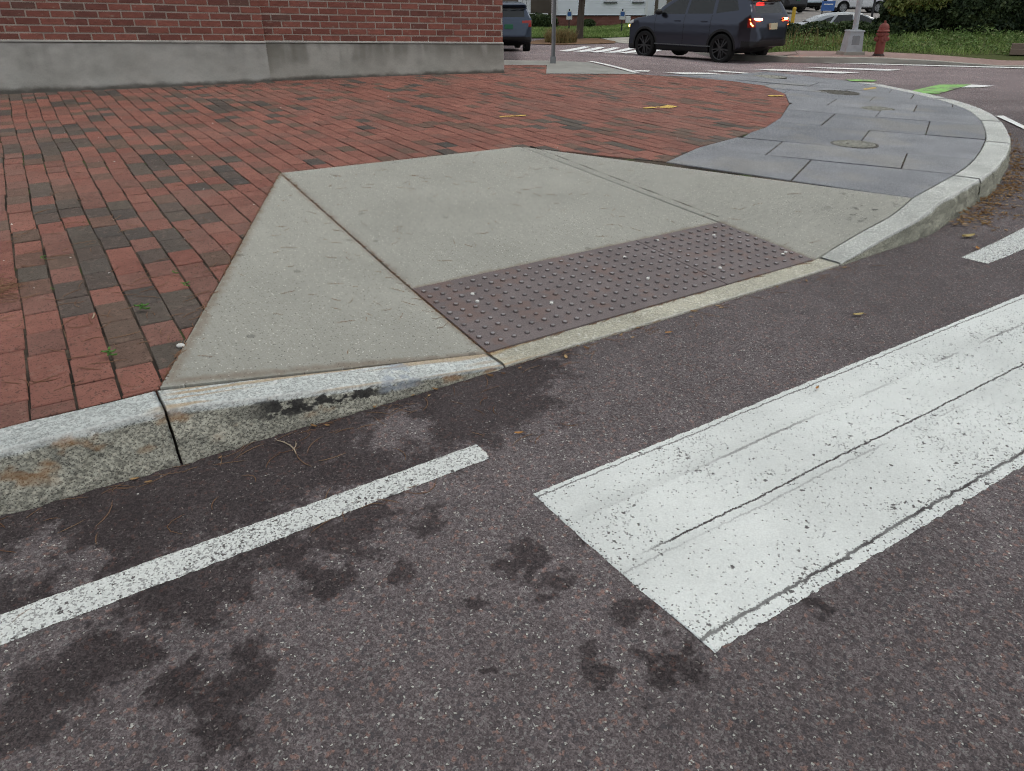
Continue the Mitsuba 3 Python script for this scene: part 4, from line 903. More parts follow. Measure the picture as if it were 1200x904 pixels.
add('far_pavement', (lambda q: (q[0], q[1]))(cat_mesh([(np.array([[*(np.array([a, b]) + n_ * d), zr(a, b) + h + (.01 if d < 1 else .03)] for a, b, n_, h in zip(kx, ky, kn, kz) for d in (.17, .9, 5.0)]), grid_faces(160, 3)[:, ::-1])])), 'far_sidewalk', smooth=True)
tag('far_pavement', 'strip of reddish pavement behind the opposite kerb', 'pavement', kind='structure')
pb = at(1010, 70, lambda x, y: zr(x, y) + .08)
# bank of grass: from the back of the pavement up to the hedge
bk0 = (np.c_[kx, ky] + kn * 2.25)[kx > 7.6]
def zbank(x, y):
    d = np.asarray(y, float) - np.interp(x, bk0[:, 0], bk0[:, 1]); return zr(x, y) + .19 * sm(-.5, .1, d) + .36 * sm(0, 3.6, d) - 1.0 * sm(6.0, 8.5, d)
bx_, dd = np.meshgrid(np.linspace(7.2, 24, 70), np.linspace(-.5, 9, 22), indexing='ij')
yy = np.interp(bx_, bk0[:, 0], bk0[:, 1]) + dd
add('grass_bank', (np.c_[bx_.ravel(), yy.ravel(), zbank(bx_, yy).ravel()], grid_faces(70, 22)), 'soil', smooth=True); tag('grass_bank', 'low earth bank behind the opposite pavement', 'bank', kind='structure')
Lx, Ly = np.meshgrid(np.linspace(7, 90, 30), np.linspace(30, 130, 30), indexing='ij')
add('car_park', (np.c_[Lx.ravel(), Ly.ravel(), zlot(Lx, Ly).ravel()], grid_faces(30, 30)), 'far_asphalt', smooth=True); tag('car_park', 'pale worn asphalt car park behind the hedge', 'car park', kind='structure')

def blades(n, xs, ys, z, h, w, keep=None, lean=.5):
    x = rng.uniform(*xs, n); y = rng.uniform(*ys, n)
    if keep is not None: k = keep(x, y); x, y = x[k], y[k]
    n = len(x); zz = np.asarray(z(x, y)) - .01; hh = h * rng.uniform(.5, 1.2, n); a = rng.uniform(0, 2 * math.pi, n); l = rng.uniform(0, lean, n) * hh; la = rng.uniform(0, 2 * math.pi, n)
    ux, uy = np.cos(a) * w, np.sin(a) * w
    b0 = np.c_[x - ux, y - uy, zz]; b1 = np.c_[x + ux, y + uy, zz]
    m0 = np.c_[x - ux * .7 + .35 * l * np.cos(la), y - uy * .7 + .35 * l * np.sin(la), zz + .6 * hh]; m1 = np.c_[x + ux * .7 + .35 * l * np.cos(la), y + uy * .7 + .35 * l * np.sin(la), zz + .6 * hh]
    tp = np.c_[x + l * np.cos(la), y + l * np.sin(la), zz + hh]
    V = np.stack([b0, b1, m1, m0, tp], 1).reshape(-1, 3); o = np.arange(n)[:, None] * 5
    return V, np.vstack([o + [0, 1, 2], o + [0, 2, 3], o + [3, 2, 4]])
def dback(x, y): return y - np.interp(x, bk0[:, 0], bk0[:, 1])
add('bank_grass', blades(42000, (7, 20), (14, 29), zbank, .17, .012, lambda x, y: (dback(x, y) > .05 + .15 * np.sin(x * 3)) & (dback(x, y) < 5.5), .8), 'grass_blade'); tag('bank_grass', 'rough green grass on the bank along the opposite pavement', 'grass', kind='stuff')
add('dry_grass', blades(520, (7.0, 10.2), (22.9, 25.5), zbank, .52, .007, lambda x, y: (dback(x, y) > .25) & (dback(x, y) < 1.6), .6), 'dry_grass'); tag('dry_grass', 'tall straw coloured grass in front of the clipped hedge', 'grass', kind='stuff')
def cover_leaves(n, size):
    x = rng.uniform(7.2, 20, n); d = rng.uniform(.1, 5.2, n); y = np.interp(x, bk0[:, 0], bk0[:, 1]) + d
    h = meshkit.fbm(np.c_[x * 1.5, y * 1.5, x * 0]); k = h > .47; x, y, h = x[k], y[k], h[k]; n = len(x)
    p = np.c_[x, y, np.asarray(zbank(x, y)) + rng.uniform(.03, 1, n) * np.clip((h - .42) * 1.3, .04, .32)]
    a = rng.normal(size=(n, 3)); a[:, 2] *= .6; a /= np.linalg.norm(a, axis=1, keepdims=True); b = np.cross(a, rng.normal(size=(n, 3))); b /= np.linalg.norm(b, axis=1, keepdims=True) + 1e-9
    s_ = size * rng.uniform(.6, 1.4, n)[:, None]
    V = np.stack([p - a * s_, p + b * s_ * .5, p + a * s_, p - b * s_ * .5], 1).reshape(-1, 3); o = np.arange(n)[:, None] * 4
    return V, np.vstack([o + [0, 1, 2], o + [0, 2, 3]])
add('ground_cover', cover_leaves(26000, .035), 'cover_leaf'); tag('ground_cover', 'clumps of low leafy ground cover among the grass of the bank', 'ground cover', kind='stuff')
def leaves(n, cen, rad, size, seed, shell=.45, clump=0.0, flat=0.0):
    r = np.random.default_rng(seed); d = r.normal(size=(n, 3)); d /= np.linalg.norm(d, axis=1, keepdims=True)
    k = shell + (1 - shell) * r.uniform(0, 1, n) ** .5
    p = d * k[:, None]
    p *= (1 + clump * (meshkit.fbm(d * 2.4 + seed) - .5) * 2)[:, None]
    p = np.asarray(cen) + p * rad
    a = r.normal(size=(n, 3)); a[:, 2] *= 1 - flat; a /= np.linalg.norm(a, axis=1, keepdims=True); b = np.cross(a, r.normal(size=(n, 3))); b /= np.linalg.norm(b, axis=1, keepdims=True) + 1e-9
    s = size * r.uniform(.6, 1.3, n)[:, None]
    V = np.stack([p - a * s, p + b * s * .45, p + a * s, p - b * s * .45], 1).reshape(-1, 3); o = np.arange(n)[:, None] * 4
    return V, np.vstack([o + [0, 1, 2], o + [0, 2, 3]])
def plantlet(name, label, cat, cs, bs, n, size, clump=.3, stems=True, bsd2=None, group=None):
    k = thing(name, label, cat, group)
    add('foliage', cat_mesh([leaves(n, c, r, size, 11 * i + len(label), .35, clump) for i, (c, r) in enumerate(cs)]), bs, k)
    if stems:
        st = []
        for c, r in cs:
            for q in range(6):
                a = rng.uniform(0, 6.28); b0 = np.array([c[0] + math.cos(a) * r[0] * .2, c[1] + math.sin(a) * r[1] * .2, c[2] - r[2] - .08]); e = np.array([c[0] + math.cos(a) * r[0] * .7, c[1] + math.sin(a) * r[1] * .7, c[2] + r[2] * .5])
                st.append(tube([b0, (b0 + e) / 2 + [0, 0, .05], e], [.02, .014, .006], 5))
        add('stem', cat_mesh(st), 'bark', k)
    return k
# hedge in front of the silver sedan: bushes along a line
for i, (x, y, rx, rz) in enumerate(((8.6, 25.9, .66, .30), (9.7, 25.8, .66, .31), (10.7, 25.7, .64, .31), (11.6, 25.4, .62, .28))):
    z = .20 - rz * .8; 
    plantlet('hedge_bush', ['dark clipped hedge bush nearest to the slate SUV', 'dark clipped hedge bush, second from the slate SUV', 'dark clipped hedge bush behind the lamp pole base', 'dark clipped hedge bush behind the red hydrant'][i], 'hedge', [((x, y, z + rz * .8), (rx, .5, rz))], 'hedge_leaf', 5200, .05, .25, group='clipped hedge bushes')
big = []
for i, (x, y, rx, rz, dz) in enumerate(((12.9, 26.0, 1.25, 1.2, 1.0), (14.8, 25.0, 1.5, 1.5, 1.2), (16.8, 23.8, 1.6, 1.6, 1.3), (18.8, 22.8, 1.6, 1.6, 1.3))):
    z = float(zbank(x, y)); big.append(((x, y, z + dz - .1), (rx, 1.1, rz)))
for i, c in enumerate(big):
    k = plantlet('evergreen_shrub', ['big dark shrub with yellow-green leafy tips beside the hydrant', 'big dark evergreen shrub at the top right, second from the hydrant', 'big dark evergreen shrub at the top right, third from the hydrant', 'big dark evergreen shrub at the right end of the bank'][i], 'shrub', [c, ((c[0][0] - .4, c[0][1] - .3, c[0][2] - .55), (c[1][0] * .8, .8, .7))], 'shrub_leaf', 15000, .075, .35, group='big dark evergreen shrubs')
    if i == 0: add('yellow_leaves', cat_mesh([leaves(1500, (12.0, 25.3, .95), (.55, .5, .42), .08, 5, .2, .4), leaves(700, (12.6, 25.0, 1.1), (.6, .4, .3), .08, 6, .2, .4)]), 'light_leaf', k)

# lamp pole on its box base
p = at(996, 65.2, zk); k = thing('lamp_pole', 'grey metal pole on a tapered box base by the opposite kerb', 'lamp pole')
a = height_at(p[0], p[1], 37) ; zb0 = float(zk(p[0], p[1]))
def frustum(x, y, z0, z1, w0, w1):
    v = np.array([[x + sx * w, y + sy * w, z] for z, w in ((z0, w0), (z1, w1)) for sx, sy in ((-1, -1), (1, -1), (1, 1), (-1, 1))]); f = []
    for i in range(4): q = (i + 1) % 4; f += [[i, q, q + 4], [i, q + 4, i + 4]]
    return v, np.array(f + [[4, 5, 6], [4, 6, 7], [0, 2, 1], [0, 3, 2]])
add('footing', frustum(p[0], p[1], zb0 - .1, zb0 + .10, .29, .275), 'far_concrete', k)
add('base_box', frustum(p[0], p[1], zb0 + .10, a, .215, .18), 'grey_paint', k)
add('base_lid', frustum(p[0], p[1], a, a + .035, .20, .19), 'grey_paint', k)
add('pole', cyl((p[0], p[1], a + .03), (p[0] - .20, p[1], 6.0), .072, .055, 16), 'grey_paint', k, smooth=40)
add('access_door', rot(bx(-.10, .10, -.203, -.195, zb0 + .2, a - .1), 0, (p[0], p[1], 0)), 'galvanised', k)
# hydrant
p = at(1029, 66.3, zk); zh = float(zk(p[0], p[1])); k = thing('fire_hydrant', 'dull red fire hydrant on the opposite pavement by the bank', 'hydrant')
c = (p[0], p[1], zh)
add('foot', lathe([(.001, -.05), (.15, -.05), (.15, .03), (.13, .05), (.12, .07), (.001, .07)], 20, c), 'hydrant_dark', k)
add('barrel', lathe([(.115, .05), (.115, .50), (.15, .50), (.155, .54), (.15, .56), (.12, .57), (.12, .60)], 20, c), 'hydrant_red', k, smooth=35)
add('bonnet', lathe([(.15, .59), (.155, .62), (.13, .64), (.125, .70), (.10, .76), (.055, .79), (.035, .795), (.03, .85), (.001, .855)], 20, c), 'hydrant_red', k, smooth=35)
for dx, dy, r, L_ in ((-1, 0, .062, .17), (1, 0, .062, .17), (0, -1, .085, .18)):
    q = np.array(c) + [0, 0, .42]; e = q + np.array([dx, dy, 0]) * L_
    add('cap', cat_mesh([cyl(q, e, r * .8, None, 14), cyl(q + np.array([dx, dy, 0]) * (L_ - .05), e, r, r * .95, 14), cyl(e, e + np.array([dx, dy, 0]) * .03, .022, None, 6)]), 'hydrant_red', k)
# timber step at the right edge of the bank
pe = at(1178, 63, zbank); k = thing('timber_edging', 'weathered timber step set into the grass at the right end of the bank', 'step')
for i in range(2): add('beam', rot(bx(0, 2.6, -.06 + i * .1, .12 + i * .1, -.03 + .13 * i, .105 + .13 * i), -30, (pe[0] - .1, pe[1] - .35, pe[2] + .03)), 'timber', k)
# blue sign board, bollard and dark post in the car park
q = lot(968, 50); k = thing('sign_board', 'small blue sign board with a white line standing in the car park', 'sign')
zt, zb_ = height_at(q[0], q[1], 1.5), height_at(q[0], q[1], 13)
add('panel', bx(q[0] - .40, q[0] + .40, q[1], q[1] + .03, zb_, zt), 'sign_blue', k); add('white_line', bx(q[0] - .28, q[0] + .28, q[1] - .006, q[1] + .001, (zt + zb_) / 2 + .06, (zt + zb_) / 2 + .12), 'sign_white', k)
for dx in (-.3, .3): add('leg', bx(q[0] + dx - .03, q[0] + dx + .03, q[1] + .005, q[1] + .05, q[2] - .1, zb_ + .1), 'dark_metal', k)
q = lot(928.5, 42); k = thing('bollard', 'yellow steel bollard beside the slate SUV tail light', 'bollard')
zt = height_at(q[0], q[1], 10); add('post', cyl((q[0], q[1], q[2] - .1), (q[0], q[1], zt), .09, None, 14), 'yellow_paint', k, smooth=40); add('top', lathe([(.09, 0), (.075, .04), (.001, .07)], 14, (q[0], q[1], zt)), 'yellow_paint', k)
q = lot(1019.5, 38); k = thing('sign_post', 'thin dark post in the car park behind the hydrant', 'post'); add('shaft', cyl((q[0], q[1], q[2] - .2), (q[0], q[1], 2.6), .05, None, 10), 'dark_metal', k); add('cap', cyl((q[0], q[1], 2.6), (q[0], q[1], 2.64), .06, .03, 10), 'dark_metal', k)

# ------------------------------------------------------------------ far left: lawn, bed, tree, house, signs
def zlawn(x, y): return zr(x, y) + .02 + .24 * sm(41, 50, y) + .02
Gx, Gy = np.meshgrid(np.linspace(-6, 13, 30), np.linspace(42.2, 62, 26), indexing='ij')
add('lawn', (np.c_[Gx.ravel(), Gy.ravel(), zlawn(Gx, Gy).ravel()], grid_faces(30, 26)), 'lawn_base', smooth=True); tag('lawn', 'green lawn sloping up to the white house', 'lawn', kind='structure')
add('lawn_grass', blades(26000, (-3, 9), (42.3, 49.6), zlawn, .12, .022, None, .7), 'grass_blade'); tag('lawn_grass', 'short grass on the lawn before the white house', 'grass', kind='stuff')
bedp = pxpoly([(618, 49.5), (640, 46.5), (690, 43.8), (722, 49.5), (720, 51.5), (655, 53.2), (622, 52.5)])
add('planting_bed', drape(bedp, zr, 1.0, .03), 'mulch'); tag('planting_bed', 'brown mulch bed at the kerb round the street tree', 'planting bed', kind='structure')
add('driveway', drape(pxpoly([(700, 44), (712, 42.2), (790, 40.8), (800, 52), (745, 52.4), (722, 50.4)]), zr, 1.5, .02), 'far_concrete'); tag('driveway', 'pale concrete driveway beside the lawn', 'driveway', kind='structure')
ornx = [at(u, v)[:2] for u, v in ((652, 51.0), (658, 51.5), (663, 51.2), (668, 50.6), (646, 50.2))]
for i, o in enumerate(ornx):
    k = thing('ornamental_grass', ['straw coloured ornamental grass clump in the mulch bed, second from the left', 'straw coloured ornamental grass clump in the middle of the mulch bed row', 'straw coloured ornamental grass clump second from the tree trunk', 'straw coloured ornamental grass clump nearest to the tree trunk', 'straw coloured ornamental grass clump nearest to the sign post'][i], 'grass clump', 'ornamental grass clumps in the mulch bed')
    add('leaf_tuft', blades(260, (o[0] - .28, o[0] + .28), (o[1] - .28, o[1] + .28), zr, .62, .012, None, .6), 'dry_grass', k)
p = at(679, 46); k = thing('street_tree', 'slim street tree with a dark trunk standing in the mulch bed', 'tree'); z0 = float(zr(p[0], p[1]))
tr = np.array([[p[0], p[1], z0 - .1], [p[0] + .0, p[1], z0 + .15], [p[0] + .03, p[1], z0 + 1.2], [p[0] + .1, p[1], z0 + 2.4], [p[0] + .05, p[1], z0 + 4.5]])
add('trunk', tube(tr, [.26, .19, .165, .15, .08], 12), 'bark', k, smooth=True)
cr = []
for i in range(11):
    a = i * 2.4; b = np.array([math.cos(a), math.sin(a), .0]) * (1.4 + .5 * rng.uniform()); s0 = tr[3] + [0, 0, -.3 + .18 * i]; e = s0 + b + [0, 0, .9]
    add('limb', tube([s0, (s0 + e) / 2 + [0, 0, .1], e], [.06, .04, .015], 6), 'bark', k); cr.append(leaves(900, e, (.85, .85, .6), .09, 70 + i, .1, .4))
cr.append(leaves(120, tr[2] + [.3, -.2, .75], (.6, .3, .12), .07, 99, .1))
add('crown', cat_mesh(cr), 'tree_leaf', k)

# white house
hy = 50.0; hz0, hz1 = height_at(5, hy, 29.5) - .25, height_at(5, hy, 17.2)
def hx(u, y=hy): return (u - 600) / F * (y * math.cos(TILT) + CAM_H * math.sin(TILT))
H1 = thing('white_house', 'white clapboard house on a red brick foundation behind the lawn', 'house')
xa, xb = hx(651), hx(757.5)
add('foundation', bx(xa + .04, xb - .04, hy + .04, hy + 8, hz0 - .3, hz1), 'far_brick', H1)
add('wall', bx(xa, xb, hy + .03, hy + 8, hz1 + .001, 6.0), 'white_siding', H1)
sd = []
zz = hz1 - .03
while zz < 5.9:
    v = np.array([[x, y, z] for x in (xa + .1, xb - .1) for y, z in ((hy + .005, zz), (hy + .028, zz + .135), (hy + .032, zz))]); sd.append((v, np.array([[0, 3, 4], [0, 4, 1], [0, 2, 5], [0, 5, 3], [0, 1, 2], [3, 5, 4]]))); zz += .125
add('clapboards', cat_mesh(sd), 'white_siding', H1); tag(H1 + '__clapboards', kind='stuff')
for x in (xa + .05, xb - .05): add('corner_board', bx(x - .08, x + .08, hy - .02, hy + .06, hz1 - .02, 6.0), 'white_trim', H1)
add('water_table', bx(xa, xb, hy - .03, hy + .05, hz1 - .08, hz1 - .032), 'grey_trim', H1)
for u0, u1 in ((708, 720.5), (741, 752)):
    zs0 = height_at(5, hy, 2.2); w = numbered(H1 + '__window')
    scene[w] = mikit.ply(bx(hx(u0), hx(u1), hy - .03, hy + .02, zs0, zs0 + 1.5), 'white_trim')
    scene[w + '__pane'] = mikit.ply(bx(hx(u0) + .1, hx(u1) - .1, hy - .045, hy - .031, zs0 + .1, zs0 + 1.4), 'house_glass'); scene[w + '__sill'] = mikit.ply(bx(hx(u0) - .08, hx(u1) + .08, hy - .1, hy - .001, zs0 - .09, zs0 - .002), 'grey_trim')
add('meter_box', bx(hx(733), hx(738.5), hy - .14, hy + .02, height_at(5, hy, 27), height_at(5, hy, 19)), 'white_trim', H1)
rf = np.array([[xa - .4, hy - .4, 6.0], [xb + .4, hy - .4, 6.0], [xb + .4, hy + 8.4, 6.0], [xa - .4, hy + 8.4, 6.0], [(xa + xb) / 2, hy - .4, 8.6], [(xa + xb) / 2, hy + 8.4, 8.6]])
add('roof', (rf, np.array([[0, 4, 3], [3, 4, 5], [1, 2, 4], [2, 5, 4], [0, 1, 4], [2, 3, 5], [0, 3, 2], [0, 2, 1]])), 'roofing', H1)
# porch and neighbours
H2 = thing('tan_house', 'tan sided house with white porch posts left of the white house', 'house')
y2 = 53.0
add('wall', bx(hx(560, y2), hx(650, y2), y2, y2 + 7, -1.2, 5.6), 'tan_siding', H2)
sd = [bx(hx(560, y2), hx(650, y2), y2 - .02, y2 + .01, z, z + .11) for z in np.arange(-.5, 5.4, .125)]
add('clapboards', cat_mesh(sd), 'tan_siding', H2); tag(H2 + '__clapboards', kind='stuff')
for u in (609.5, 614.5, 619.5): add('porch_post', bx(hx(u, 51) - .12, hx(u, 51) + .12, 51, 51.25, -.9, 3.0), 'white_trim', H2)
add('porch_deck', bx(hx(570, 51), hx(621, 51), 50.9, y2 - .03, -1.0, height_at(1, 51, 14)), 'white_trim', H2)
add('ramp_rail', bx(hx(616, 50), hx(642, 50), 50, 50.12, height_at(1, 50, 18.6), height_at(1, 50, 15.6)), 'white_trim', H2)
rf = np.array([[hx(555, y2), y2 - 2.4, 5.6], [hx(653, y2), y2 - 2.4, 5.6], [hx(653, y2), y2 + 7.4, 5.6], [hx(555, y2), y2 + 7.4, 5.6], [hx(555, y2), y2 + 2.5, 8], [hx(653, y2), y2 + 2.5, 8]])
add('roof', (rf, np.array([[0, 1, 5], [0, 5, 4], [2, 3, 4], [2, 4, 5], [0, 4, 3], [1, 2, 5], [0, 3, 2], [0, 2, 1]])), 'roofing', H2)
H3 = thing('grey_house', 'grey house with a white corner column behind the slate SUV', 'house')
y3 = 56.0
add('wall', bx(hx(762, y3), hx(905, y3), y3, y3 + 9, -1.2, 6), 'tan_siding', H3)
add('corner_column', bx(hx(770, y3), hx(779, y3), y3 - .2, y3 - .002, -1.2, 6), 'white_trim', H3); add('white_panel', bx(hx(757, y3 - 1), hx(769, y3 - 1), y3 - .1, y3 - .003, -.2, 6), 'white_siding', H3)
for u in (790, 812, 836, 860, 884):
    w = numbered(H3 + '__window'); scene[w] = mikit.ply(bx(hx(u, y3) - .5, hx(u, y3) + .5, y3 - .04, y3 + .02, 1.0, 2.6), 'white_trim'); scene[w + '__pane'] = mikit.ply(bx(hx(u, y3) - .42, hx(u, y3) + .42, y3 - .055, y3 - .041, 1.1, 2.5), 'house_glass')
add('roof', bx(hx(760, y3), hx(907, y3), y3 - .3, y3 + 9.3, 6.0, 6.4), 'roofing', H3)
# dark shrubs along the foundations
for i, (u, y, r, lab) in enumerate(((628, 49.0, .8, 'dark flowering shrub under the porch rail, left one'), (640, 48.8, .75, 'dark flowering shrub under the porch rail, right one'), (689, 49.2, .45, 'small dark shrub against the brick foundation beside the tree trunk'))):
    x = hx(u, y); z = float(zlawn(x, y)); plantlet('flower_shrub', lab, 'shrub', [((x, y, z + r * .45), (r, .5, r * .55))], 'hedge_leaf', 2600, .07, .3)
# small parking signs
for u, v, ya, lab in ((667, 37.3, 46.5, 'white parking sign with a blue symbol beside the tree trunk'), (729, 40.3, 45.0, 'blue and white parking sign before the meter box of the white house')):
    x = hx(u, ya); k = thing('parking_sign', lab, 'sign')
    zt, zb_ = height_at(x, ya, 13.2), height_at(x, ya, 23.2)
    add('post', bx(x - .03, x + .03, ya, ya + .05, float(zlawn(x, ya)) - .3, zt + .1), 'dark_metal', k)
    add('panel', bx(x - .16, x + .16, ya - .02, ya - .001, zb_, zt), 'sign_white', k)
    add('blue_symbol', bx(x - .11, x + .11, ya - .027, ya - .0201, zb_ + .17, zb_ + .38), 'sign_blue', k)
# the street sign post at the far corner
p = at(648, 74.3, zs); k = thing('sign_post', 'slim galvanised sign post standing on the concrete pad beyond the bricks', 'post')
x, y = p[0], p[1]; z0 = float(zs(x, y))
add('channel', cat_mesh([bx(x - .03, x - .008, y - .02, y + .02, z0 - .2, 2.9), bx(x - .008, x + .03, y + .004, y + .02, z0 - .2, 2.9), bx(x + .022, x + .030, y - .028, y + .004, z0 - .2, 2.9)]), 'galvanised', k)
add('sleeve', bx(x - .045, x + .045, y - .035, y + .035, z0 - .1, z0 + .10), 'galvanised', k); add('side_strip', bx(x - .042, x - .031, y - .02, y + .02, height_at(x, y, 28), 2.9), 'white_trim', k)

# ------------------------------------------------------------------ small things lying about
def needle(p, z, L, r, ang, bend):
    s = np.linspace(-.5, .5, 5); d = np.array([math.cos(ang), math.sin(ang)]); e = np.array([-d[1], d[0]])
    xy = p + s[:, None] * L * d + (bend * L * (s ** 2 - .1))[:, None] * e
    zz = np.array([float(z(a, b)) for a, b in xy]) + r + .001 + .003 * (rng.uniform() * (s + .5))
    return tube(np.c_[xy, zz], [r * .5, r, r, r, r * .4], 4)
def patch_z(pat):
    from scipy.interpolate import LinearNDInterpolator
    q = pat[::4, ::4].reshape(-1, 3); it = LinearNDInterpolator(q[:, :2], q[:, 2]); return lambda x, y: np.nan_to_num(it(x, y), nan=.05)
zL, zC, zR_ = patch_z(patL), patch_z(patC), patch_z(patR)
nd = []
for pat, zf, n in ((patL, zL, 50), (patC, zC, 100), (patR, zR_, 14)):
    for _ in range(n):
        i, k_ = rng.integers(3, pat.shape[0] - 3), rng.integers(3, pat.shape[1] - 3)
        nd.append(needle(pat[i, k_, :2], zf, rng.uniform(.015, .085), rng.uniform(.0006, .00095), rng.uniform(-1.5, 1.5), rng.normal(0, .25)))
for _ in range(95):                                            # needles caught along the kerb foot and on the road
    s_ = rng.uniform(S['j1'] - .5, S['j3'] + .2); p = kfront(s_) - knorm(s_) * abs(rng.normal(0, .05)); nd.append(needle(p, zr, rng.uniform(.03, .10), .0008, math.atan2(.5465, .8375) + rng.normal(0, .6), rng.normal(0, .5)))
for _ in range(40):
    s_ = rng.uniform(S['j1'] - .6, S['j2']); p = kfront(s_) - knorm(s_) * rng.uniform(.02, .5); nd.append(needle(p, zr, rng.uniform(.04, .11), .0011, rng.uniform(0, 3.1), rng.normal(0, .6)))
for _ in range(150):
    u, v = rng.uniform(0, 330), rng.uniform(190, 460); p = at(u, v, zs)
    if inner.contains(Point(p[:2])): nd.append(needle(p[:2], lambda a, b: zs(a, b) + .001, rng.uniform(.04, .12), .0011, rng.uniform(0, 3.1), rng.normal(0, .6)))
for _ in range(60):                                            # a tangle at the left edge of the bricks
    p = at(rng.normal(-2, 14), rng.normal(338, 7), zs); nd.append(needle(p[:2], lambda a, b: zs(a, b) + .004 * rng.uniform(), rng.uniform(.06, .14), .0012, rng.normal(.2, .7), rng.normal(0, .6)))
for q0, q1, n in ((RA, PTL, 120), (PTL, PBL, 60), (LF, RA, 110), (PBL, PBR, 40)):  # in the joints
    for _ in range(n):
        p = q0 + (q1 - q0) * rng.uniform(); zf = lambda a, b, z=p[2]: z - .004
        nd.append(needle(p[:2] + rng.normal(0, .005, 2), zf, rng.uniform(.015, .06), .0013, math.atan2((q1 - q0)[1], (q1 - q0)[0]) + rng.normal(0, .35), rng.normal(0, .3)))
add('pine_needles', cat_mesh(nd), 'needle'); tag('pine_needles', 'brown fallen pine needles strewn over ramp, bricks and gutter', 'pine needles', kind='stuff')
def leaf_mesh(p, z, L, ang, curl):
    t = np.linspace(-1, 1, 6); w = .36 * (1 - t ** 2) ** .7 + .02; d = np.array([math.cos(ang), math.sin(ang)]); e = np.array([-d[1], d[0]])
    V = []
    for a, b in zip(t, w):
        for q in (-1, 0, 1): xy = p + d * a * L / 2 + e * b * q * L / 2; V.append([*xy, z + .003 + curl * L * (abs(q) * .35 + a * a * .3) + .002])
    return np.array(V), grid_faces(6, 3)
lv = []
for _ in range(680):
    s_ = S['full'] + abs(rng.normal(1.35, 1.15)) * (1 if rng.uniform() < .85 else 1.8); 
    if s_ > S['end'] - .5: continue
    d_ = abs(rng.normal(0, .11)) + .01; p = kfront(s_) - knorm(s_) * d_
    lv.append(leaf_mesh(p, float(zr(*p)) + max(0, .03 - d_ * .2) * rng.uniform(), rng.uniform(.016, .042), rng.uniform(0, 6.3), rng.uniform(0, .6)))
for _ in range(26):
    s_ = rng.uniform(S['j1'] - .2, S['j3']); p = kfront(s_) - knorm(s_) * abs(rng.normal(.015, .02)); lv.append(leaf_mesh(p, float(zr(*p)), rng.uniform(.015, .035), rng.uniform(0, 6.3), rng.uniform(0, .5)))
add('leaf_litter', cat_mesh(lv), 'dead_leaf'); tag('leaf_litter', 'brown dry leaf litter gathered in the gutter of the curved kerb', 'leaf litter', kind='stuff')
def one_leaf(u, v, L, bs, label, ang, z=zr):
    p = at(u, v, z); k = thing('fallen_leaf', label, 'leaf'); add('blade', leaf_mesh(p[:2], p[2] + .002, L, ang, .25), bs, k, smooth=True)
    d = np.array([math.cos(ang), math.sin(ang)]); add('stalk', tube([(*(p[:2] + d * L * .48), p[2] + .012), (*(p[:2] + d * L * .75), p[2] + .006)], .0012, 4), 'needle', k)
one_leaf(1005, 371, .05, 'tan_leaf', 'tan leaf lying on the asphalt between the ramp and the crosswalk bar', .2)
one_leaf(608, 510, .028, 'orange_leaf', 'small orange leaf on the asphalt beside the end of the white edge line', .1)
one_leaf(957, 457, .024, 'orange_leaf', 'small orange leaf lying on the crosswalk bar', .9, lambda x, y: .006)
one_leaf(783, 392, .030, 'orange_leaf', 'small orange leaf on the asphalt in front of the iron plates', .3)
one_leaf(1134, 279, .09, 'tan_leaf', 'pale yellow leaf on the asphalt near the right lane dash', .3)
one_leaf(1145, 293, .05, 'orange_leaf', 'orange leaf just above the tip of the right lane dash', 1.2)
def weed(u, v, n, label, s=.02):
    p = at(u, v, zs); k = thing('weed', label, 'weed', 'weeds sprouting between the bricks'); ms = []
    for i in range(n):
        a = i * 2.4; q = p[:2] + np.array([math.cos(a), math.sin(a)]) * s * .6; ms.append(leaf_mesh(q, p[2] + .004 + .003 * i, s * rng.uniform(.9, 1.5), a, .5))
    add('sprig', cat_mesh(ms), 'weed_green', k)
weed(168, 365.5, 6, 'flat green weed on the bricks, nearest to the concrete flare', .022); weed(130, 420, 7, 'little green weed in the brick joint nearest to the kerb', .018); weed(51, 306, 4, 'little green weed in a brick joint near the left side', .014)
weed(218, 338, 5, 'green weed on the brick joint beside the flare edge', .016); weed(205, 323, 4, 'tiny green weed, farthest of the three beside the flare edge', .013); weed(62, 342, 3, 'tiny green sprout in the brick joint below the left weed', .010)
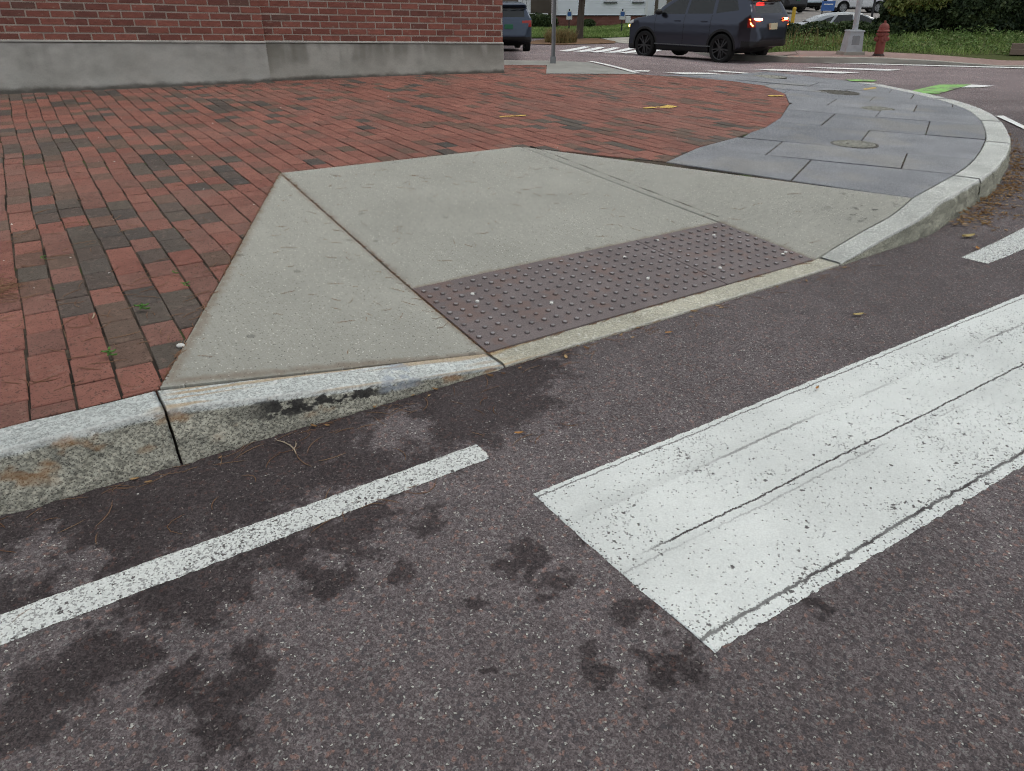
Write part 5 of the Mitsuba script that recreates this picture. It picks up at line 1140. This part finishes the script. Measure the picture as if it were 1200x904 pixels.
p = at(212, 407, zs); s_ = trimesh.creation.icosphere(2, .014); s_.apply_scale([1, .8, .5]); s_.apply_translation([p[0], p[1], p[2] + .006]); k = add('pebble', tri(s_), 'pebble', smooth=True); tag(k, 'white pebble lying in the joint at the left flare edge', 'pebble')
for (u, v, L, a, lab) in ((110, 372, .05, .9, None), ):
    p = at(u, v, zs); k = thing('twig', 'short pale twig lying in a brick joint near the left side', 'twig'); add('stick', needle(p[:2], lambda a_, b_: zs(a_, b_) + .001, .05, .0028, 1.9, .2), 'pale_twig', k)
p = at(338, 524); k = thing('twig', 'thin forked pale twig on the asphalt below the tapering kerbstone', 'twig'); add('stick', needle(p[:2], zr, .11, .0022, 2.4, .5), 'pale_twig', k); add('fork', needle(p[:2] + [.02, .0], zr, .05, .0014, 1.6, .4), 'pale_twig', k)
# loose stones showing in the asphalt
st = []
for _ in range(1500):
    x, y = rng.uniform(-1.6, 3.2), rng.uniform(.85, 3.4)
    if (y - 2.384) * .8375 - (x + .025) * .5465 > -.02: continue
    r = .0012 + .0022 * rng.uniform() ** 3; v = np.array([[1, 0, 0], [0, 1, 0], [-1, 0, 0], [0, -1, 0], [0, 0, .7], [.5, .5, -.5]]) * r * rng.uniform(.6, 1.4, (6, 3)); a = rng.uniform(0, 6.3)
    v = rot((v, None), math.degrees(a), (x, y, .0008))[0]; st.append((v, np.array([[0, 1, 4], [1, 2, 4], [2, 3, 4], [3, 0, 4]])))
add('stone_grit', cat_mesh(st), 'grit'); tag('stone_grit', 'pale loose stone grit scattered over the asphalt', 'grit', kind='stuff')
st = []
for _ in range(70):
    p = at(rng.uniform(0, 900), rng.uniform(92, 440), zs)
    if not inner.contains(Point(p[:2])): continue
    r = rng.uniform(.003, .008); v = np.array([[1, 0, 0], [0, 1, 0], [-1, 0, 0], [0, -1, 0], [0, 0, .6]]) * r * rng.uniform(.6, 1.4, (5, 3)); st.append((v + [p[0], p[1], p[2]+.001], np.array([[0, 1, 4], [1, 2, 4], [2, 3, 4], [3, 0, 4]])))
add('brick_grit', cat_mesh(st), 'pebble'); tag('brick_grit', 'specks of pale grit scattered over the bricks', 'grit', kind='stuff')
labels = {k: v for k, v in labels.items() if v}
